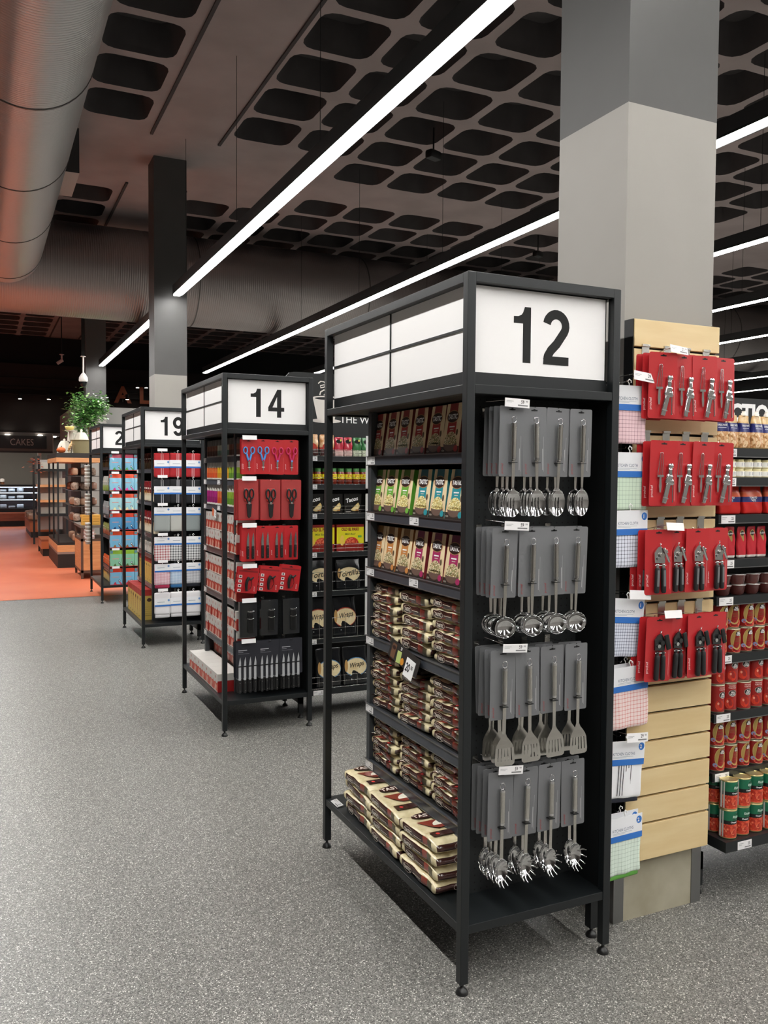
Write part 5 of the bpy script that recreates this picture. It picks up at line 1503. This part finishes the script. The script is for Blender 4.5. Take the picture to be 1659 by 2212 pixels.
# bread tables along the wall
def bread_table(x0, x1, y0, y1, label, z=.40):
    e = empty('bread_table', label, 'display table', (0, 0, 0))
    MB().box(x0+.03, y0+.03, 0, x1, y1, .15, DKM).obj('plinth', e)
    MB().box(x0, y0, .15, x1, y1, z, M('b8683c', .4)).obj('body', e)
    MB().box(x0+.20, y0-.002, .15, x0+.215, y1, z+.002, DKM).obj('corner_trim', e)
    MB().box(x0, y0, z, x1, y1, z+.04, M('8a4a2c', .4)).obj('tray_rim', e)
bread_table(-.27, .35, 21.5, 24.4, 'orange-brown bread table far along the orange floor')
bread_table(-.31, .24, 16.1, 17.1, 'small dark-legged table beside the bakery rack', .30)
for k in range(8): LF[k % 3].put((-.16+.16*(k % 2), 21.7+k*.3, .441), 'large bagged loaf on the far bread table, %s from the near end' % ORD[k], 'loaves on the far table', (0, 0, radians(J(40))), 1.4)
e = empty('wall_shelf_unit', 'open black shelving with wood trays behind the bakery rack', 'shelving', (0, 0, 0))
for x, y in ((-.30, 17.3), (-.30, 19.3), (.26, 17.3), (.26, 19.3)): MB().box(x, y, 0 if x < 0 else .1, x+.045, y+.045, 2.05, BLK2).obj('post', e)
for z in (.75, 1.05, 1.38, 1.72): MB().box(-.28, 17.32, z, .28, 18.4, z+.05, WD if z in (1.05, 1.38) else BLK2).obj('shelf', e)
MB().box(-.25, 18.42, .4, .28, 18.44, 1.98, M('9a948e', .6)).obj('back_panel', e)
DB = Proto('bakery_box', 'box', MB().box(-.08, -.08, 0, .08, .08, .14, {'*': M('2a2624', .4), 'f': M('b0a89c', .5)}).mesh('box'))
for z in (.80, 1.10, 1.43, 1.77):
    for k in range(3): DB.put((-.15+.17*k, 17.6, z+.001), 'pale-fronted bakery box, %s on the open shelf at %.1f m' % (lr(k, 3), z), 'bakery boxes')
mb = MB(); random.seed(6)
for k in range(60):
    c0 = Vector((random.gauss(0, .08), random.gauss(0, .08), random.gauss(0, .10))); a = random.uniform(0, 6.28); d = Vector((cos(a), sin(a), random.uniform(-.5, .5))).normalized()*.07; s_ = d.cross(Vector((0, 0, 1))).normalized()*.03
    mb.poly([tuple(c0), tuple(c0+d*.5+s_), tuple(c0+d), tuple(c0+d*.5-s_)], M('9a4a2c', .6))
tag(mb.obj('dried_flowers', None, (-.36, 17.15, 1.86)), 'bunch of rust coloured dried flowers on the black post', 'dried flowers')
# refrigerated cake counter
e = empty('cake_counter', 'long refrigerated cake display counter at the far end', 'display counter', (0, 0, 0))
KX0, KX1 = -5.0, .30
MB().box(KX0, 26.9, 0, KX1-.02, 28.2, .17, DKM).obj('plinth', e)
MB().box(KX0, 26.8, .17, KX1, 28.2, .40, noise_col('counter_wood', '8a4a30', 'a05c3c', scale=3, rough=.35, stretch=(1, 1, 8))).obj('wood_front', e)
MB().box(KX0, 26.78, .40, KX1, 28.2, .45, M('c08a70', .3)).obj('front_rail', e)
MB().box(KX0, 26.82, .45, KX1, 28.2, .56, BLK2).obj('sill', e)
MB().box(KX0, 27.9, .56, KX1, 28.2, 1.27, M('1a2430', .4)).obj('back', e)
for z in (.84, 1.06): MB().box(KX0, 26.9, z, KX1, 27.9, z+.02, BLK2).obj('shelf', e)
MB().box(KX0, 26.85, 1.24, KX1, 28.2, 1.30, BLK2).obj('top', e)
MB().box(KX1-.02, 26.82, .56, KX1, 28.2, 1.24, BLK2).obj('end_panel', e)
for z in (1.235, 1.055, .835): MB().box(KX0, 26.95, z-.015, KX1-.03, 26.99, z, M('dfeaff', .4, 0, 9)).obj('case_light', e)
gl = M('e8f0f4', .02, 0, 0, .95); MB().box(KX0, 26.81, .57, KX1-.03, 26.815, 1.24, gl).obj('front_glass', e)
CK = [Proto('cake', 'cake', MB().lathe([(.09, 0), (.10, .01), (.10, .09), (.09, .10)], M(c, .5), n=16).mesh('cake')) for c in ('e8e4dc', 'd8cc88', 'b8b4b0', 'f0f0ee')]
random.seed(12)
for z in (.565, .861, 1.081):
    for k in range(8): CK[random.randrange(4)].put((-.28-k*.25, 27.15+J(.04), z), 'round cake, %s from the right, %s level of the cake counter' % (ORD[k], {.565: 'bottom', .861: 'middle', 1.081: 'top'}[z]), 'cakes in the counter', (0, 0, 0), (1, 1, random.choice((.7, 1, 1.2))))
# cakes sign
e = empty('hanging_sign', 'black hanging sign reading CAKES at the far left', 'sign', (0, 0, 0))
MB().box(-1.5, 26.36, 2.435, .465, 26.40, 2.830, M('0d0b0b', .5)).obj('sign_board', e)
mb = MB(); mb.txt('CAKES', -.243, 2.630, .205, 26.3590, M('a89c96', .5), -.0, sx=.78); mb.obj('sign_lettering', e)
e = empty('service_hatch_frame', 'grey framed service opening behind the CAKES sign', 'frame', (0, 0, 0))
MB().box(-5, 26.42, 2.30, .66, 26.46, 2.36, M('2a2422', .5)).obj('lower_bar', e)
MB().box(-5, 26.42, 2.36, .645, 26.45, 2.88, M('6e6b66', .6)).obj('grey_fascia', e)
MB().box(.645, 26.40, 2.32, .665, 26.46, 2.90, M('b8b4a8', .5)).obj('pale_edge', e)
MB().box(.235, 26.9, 1.0, .345, 26.95, 2.86, M('c4bcb6', .6)).obj('pale_post', e)
for i, (x, z) in enumerate(((-.65, 2.90), (.28, 2.90))):
    o = MB().lathe([(.07, -.01), (.07, .01)], M('fff6e8', .4, 0, 14), n=16).obj('recessed_light', None, (x, 26.38, z-.045)); tag(o, 'small round light on the soffit %s the CAKES sign' % ['at the left of', 'at the right of'][i], 'light', 'small soffit lights')
for i, x in enumerate((-3.0, -1.4, .2)):
    o = MB().box(x-.6, 27.0, 2.835, x+.6, 27.35, 2.86, M('fff8ee', .4, 0, 16)).obj('soffit_panel_light', None); tag(o, 'flat light panel in the bakery soffit, %s' % lr(i, 3), 'light', 'bakery soffit panels')
# big wall letters
e = empty('wall_lettering', 'large rust-orange letters high on the dark far wall', 'lettering', (0, 0, 0))
LM_ = M('a85c3c', .5)
for ch, x in (('S', 2.12), ('A', 2.78), ('L', 3.48), ('A', 3.96)):
    mb = MB(); mb.txt(ch, x, 4.23, .54, 26.38, LM_, .035); mb.box(x-.02, 26.3805, 4.0, x+.02, 26.42, 4.1, DKM); mb.obj('letter', e)
def spot(x, y, z, label):
    e = empty('track_spotlight', label, 'spotlight', (x, y, z), 0, 'track spotlights')
    MB().lathe([(.055, 0), (.055, .16)], BLK2, n=14).obj('lamp_body', e)
    MB().lathe([(.048, -.004), (.048, 0)], M('fff2e0', .4, 0, 22), n=14).obj('lamp_face', e)
    MB().cyl((0, 0, .15), ((0, 26.53-y, .15) if y > 25 else (0, 0, ZC-z)), .012, BLK2, 8).obj('stem', e)
for i, (x, y, z) in enumerate(((-.30, 26.0, 3.93), (.52, 26.0, 3.95), (3.15, 25.8, 4.42), (3.42, 25.8, 4.43), (2.83, 25.8, 4.03))):
    spot(x, y, z, 'small spotlight high at the far end, %s from the left' % ORD[i])
for x, y in ((-2.6, 24.8), (-2.4, 21.5), (-2.2, 17.5), (-2.8, 14.2), (-3.6, 23)):  # unseen spotlights added left of view to strengthen the orange floor bounce
    spot(x, y, 4.1, 'added unseen spotlight over the orange floor at %d metres out' % y)
    ld = bpy.data.lights.new('bounce_fill', 'SPOT'); ld.energy = 90; ld.spot_size = radians(95); ld.spot_blend = .7; ld.color = (1, .93, .85); ld.shadow_soft_size = .06
    lo = bpy.data.objects.new('bounce_fill', ld); COL.objects.link(lo); lo.location = (x, y, 4.07)
# cameras
e = empty('dome_camera', 'white dome security camera hanging above the potted tree', 'security camera', (.505, 16.0, 3.43))
MB().lathe([(.075, .10), (.088, .125), (.082, .19), (.045, .25), (.022, .28)], M('d8d4d0', .4), n=20).obj('housing', e)
MB().lathe([(.02, .0), (.055, .025), (.068, .07), (.070, .10)], M('141416', .15), n=18).obj('dome', e)
mb = MB(); mb.cyl((0, 0, .27), (0, 0, .60), .018, M('cfcac6', .4), 12); mb.lathe([(.05, .60), (.05, .615)], M('cfcac6', .4), n=14); mb.obj('stem', e)
MB().box(-.03, -.03, .615, .03, .03, ZC-3.43, BLK2).obj('drop_pole', e)
e = empty('bullet_camera', 'small pinkish white camera hanging high at the left', 'security camera', (.42, 20.0, 4.42))
mb = MB(); mb.T = Matrix.Rotation(radians(-35), 4, 'Y'); mb.cyl((-.13, 0, .0), (.03, 0, 0), .04, M('c8b4b0', .4), 12); mb.obj('barrel', e)
MB().lathe([(.02, .03), (.02, .13), (.055, .14), (.055, .155)], M('c8b4b0', .4), n=12).obj('bracket', e)
MB().cyl((0, 0, .155), (0, 0, ZC-4.42), .012, BLK2, 6).obj('drop_pole', e)
for i, (x, y, z) in enumerate(((3.70, 7.10, 5.62), (7.60, 10.4, 5.62), (3.9, 15.9, 5.0))):
    e = empty('ceiling_sensor', 'small black box hung from the ceiling, %s from the front' % ORD[i], 'sensor', (x, y, z), radians(20), 'ceiling sensors')
    MB().rbox((0, 0, .0), (.20, .12, .11), .03, BLK2, (4, 4, 4)).obj('sensor_body', e)
    MB().cyl((0, 0, .05), (0, 0, ZC-z), .012, BLK2, 6).obj('mount', e)

# ================= person behind the cake counter =================
pe = empty('person', 'person in a white cap standing behind the cake counter', 'person', (-.70, 28.75, 0), radians(-70))
pe.scale = (.86, .86, .86)
def skin(name, verts, edges, mat, root=0, sub_=2, parent=pe):
    me = bpy.data.meshes.new(name); me.from_pydata([v[:3] for v in verts], edges, []); me.materials.append(mat)
    o = bpy.data.objects.new(name, me); COL.objects.link(o); o.parent = parent
    sk = o.modifiers.new('skin', 'SKIN'); sk.use_smooth_shade = True
    for i, v in enumerate(verts):
        d = me.skin_vertices[0].data[i]; d.radius = (v[3], v[4] if len(v) > 4 else v[3]); d.use_root = (i == root)
    s_ = o.modifiers.new('sub', 'SUBSURF'); s_.levels = sub_; s_.render_levels = sub_
    return o
SKN = M('a87456', .5)
V = [(0, 0, .93, .15, .11), (0, 0, 1.12, .13, .10), (0, -.02, 1.32, .16, .10), (0, -.03, 1.40, .07, .06), (0, -.05, 1.47, .05, .05), (0, -.08, 1.56, .075, .085), (0, -.09, 1.62, .07, .08),
     (-.17, -.02, 1.34, .055), (-.24, -.10, 1.10, .042), (-.16, -.30, 1.02, .032), (-.12, -.38, 1.02, .028),
     (.17, -.02, 1.34, .055), (.24, -.10, 1.10, .042), (.16, -.30, 1.02, .032), (.12, -.38, 1.02, .028),
     (-.09, 0, .85, .09), (-.10, -.02, .48, .06), (-.10, 0, .10, .04), (-.10, -.12, .04, .035), (.09, 0, .85, .09), (.10, -.02, .48, .06), (.10, 0, .10, .04), (.10, -.12, .04, .035)]
E_ = [(0, 1), (1, 2), (2, 3), (3, 4), (4, 5), (5, 6), (2, 7), (7, 8), (8, 9), (9, 10), (2, 11), (11, 12), (12, 13), (13, 14), (0, 15), (15, 16), (16, 17), (17, 18), (0, 19), (19, 20), (20, 21), (21, 22)]
for sx in (-1, 1):
    b = 10 if sx < 0 else 14
    for f in range(5):
        x = sx*.12+(f-2)*.014*(1.6 if f == 0 else 1); n0 = len(V)
        V += [(x, -.42, 1.02+(.01 if f == 0 else 0), .009), (x, -.455+.01*abs(f-2), 1.005, .008)]; E_ += [(b, n0), (n0, n0+1)]
skin('body', V, E_, SKN)
skin('jacket', [(0, 0, .80, .17, .13), (0, 0, 1.00, .155, .12), (0, -.01, 1.20, .165, .12), (0, -.02, 1.35, .12, .09), (-.18, -.02, 1.34, .068), (-.25, -.10, 1.10, .056), (-.18, -.26, 1.03, .045), (.18, -.02, 1.34, .068), (.25, -.10, 1.10, .056), (.18, -.26, 1.03, .045)],
     [(0, 1), (1, 2), (2, 3), (3, 4), (4, 5), (5, 6), (3, 7), (7, 8), (8, 9)], M('3a2a28', .8))
skin('trousers', [(0, 0, .88, .16, .12), (-.09, 0, .82, .10), (-.10, -.02, .48, .072), (-.10, 0, .10, .055), (.09, 0, .82, .10), (.10, -.02, .48, .072), (.10, 0, .10, .055)], [(0, 1), (1, 2), (2, 3), (0, 4), (4, 5), (5, 6)], M('1c1c20', .8))
mb = MB(); mb.lathe([(.094, 1.60), (.098, 1.64), (.09, 1.69), (.06, 1.725), (.0, 1.735)], M('e4dcd6', .7), (0, -.085), 18)
mb.ring([[(-.08+.16*i/6, -.165-.06*sin(pi*i/6), 1.615-q) for i in range(7)] for q in (0, .006)], M('e4dcd6', .7), True, True, True, False); mb.obj('cap', pe)
mb = MB(); mb.rbox((0, -.165, 1.56), (.022, .03, .04), .010, SKN)
for sx in (-1, 1): mb.rbox((sx*.028, -.160, 1.585), (.018, .012, .009), .004, M('2a1c18', .4)); mb.rbox((sx*.082, -.085, 1.565), (.014, .03, .05), .006, SKN)
mb.rbox((0, -.160, 1.525), (.040, .010, .008), .003, M('8a4a44', .5)); mb.obj('face', pe)
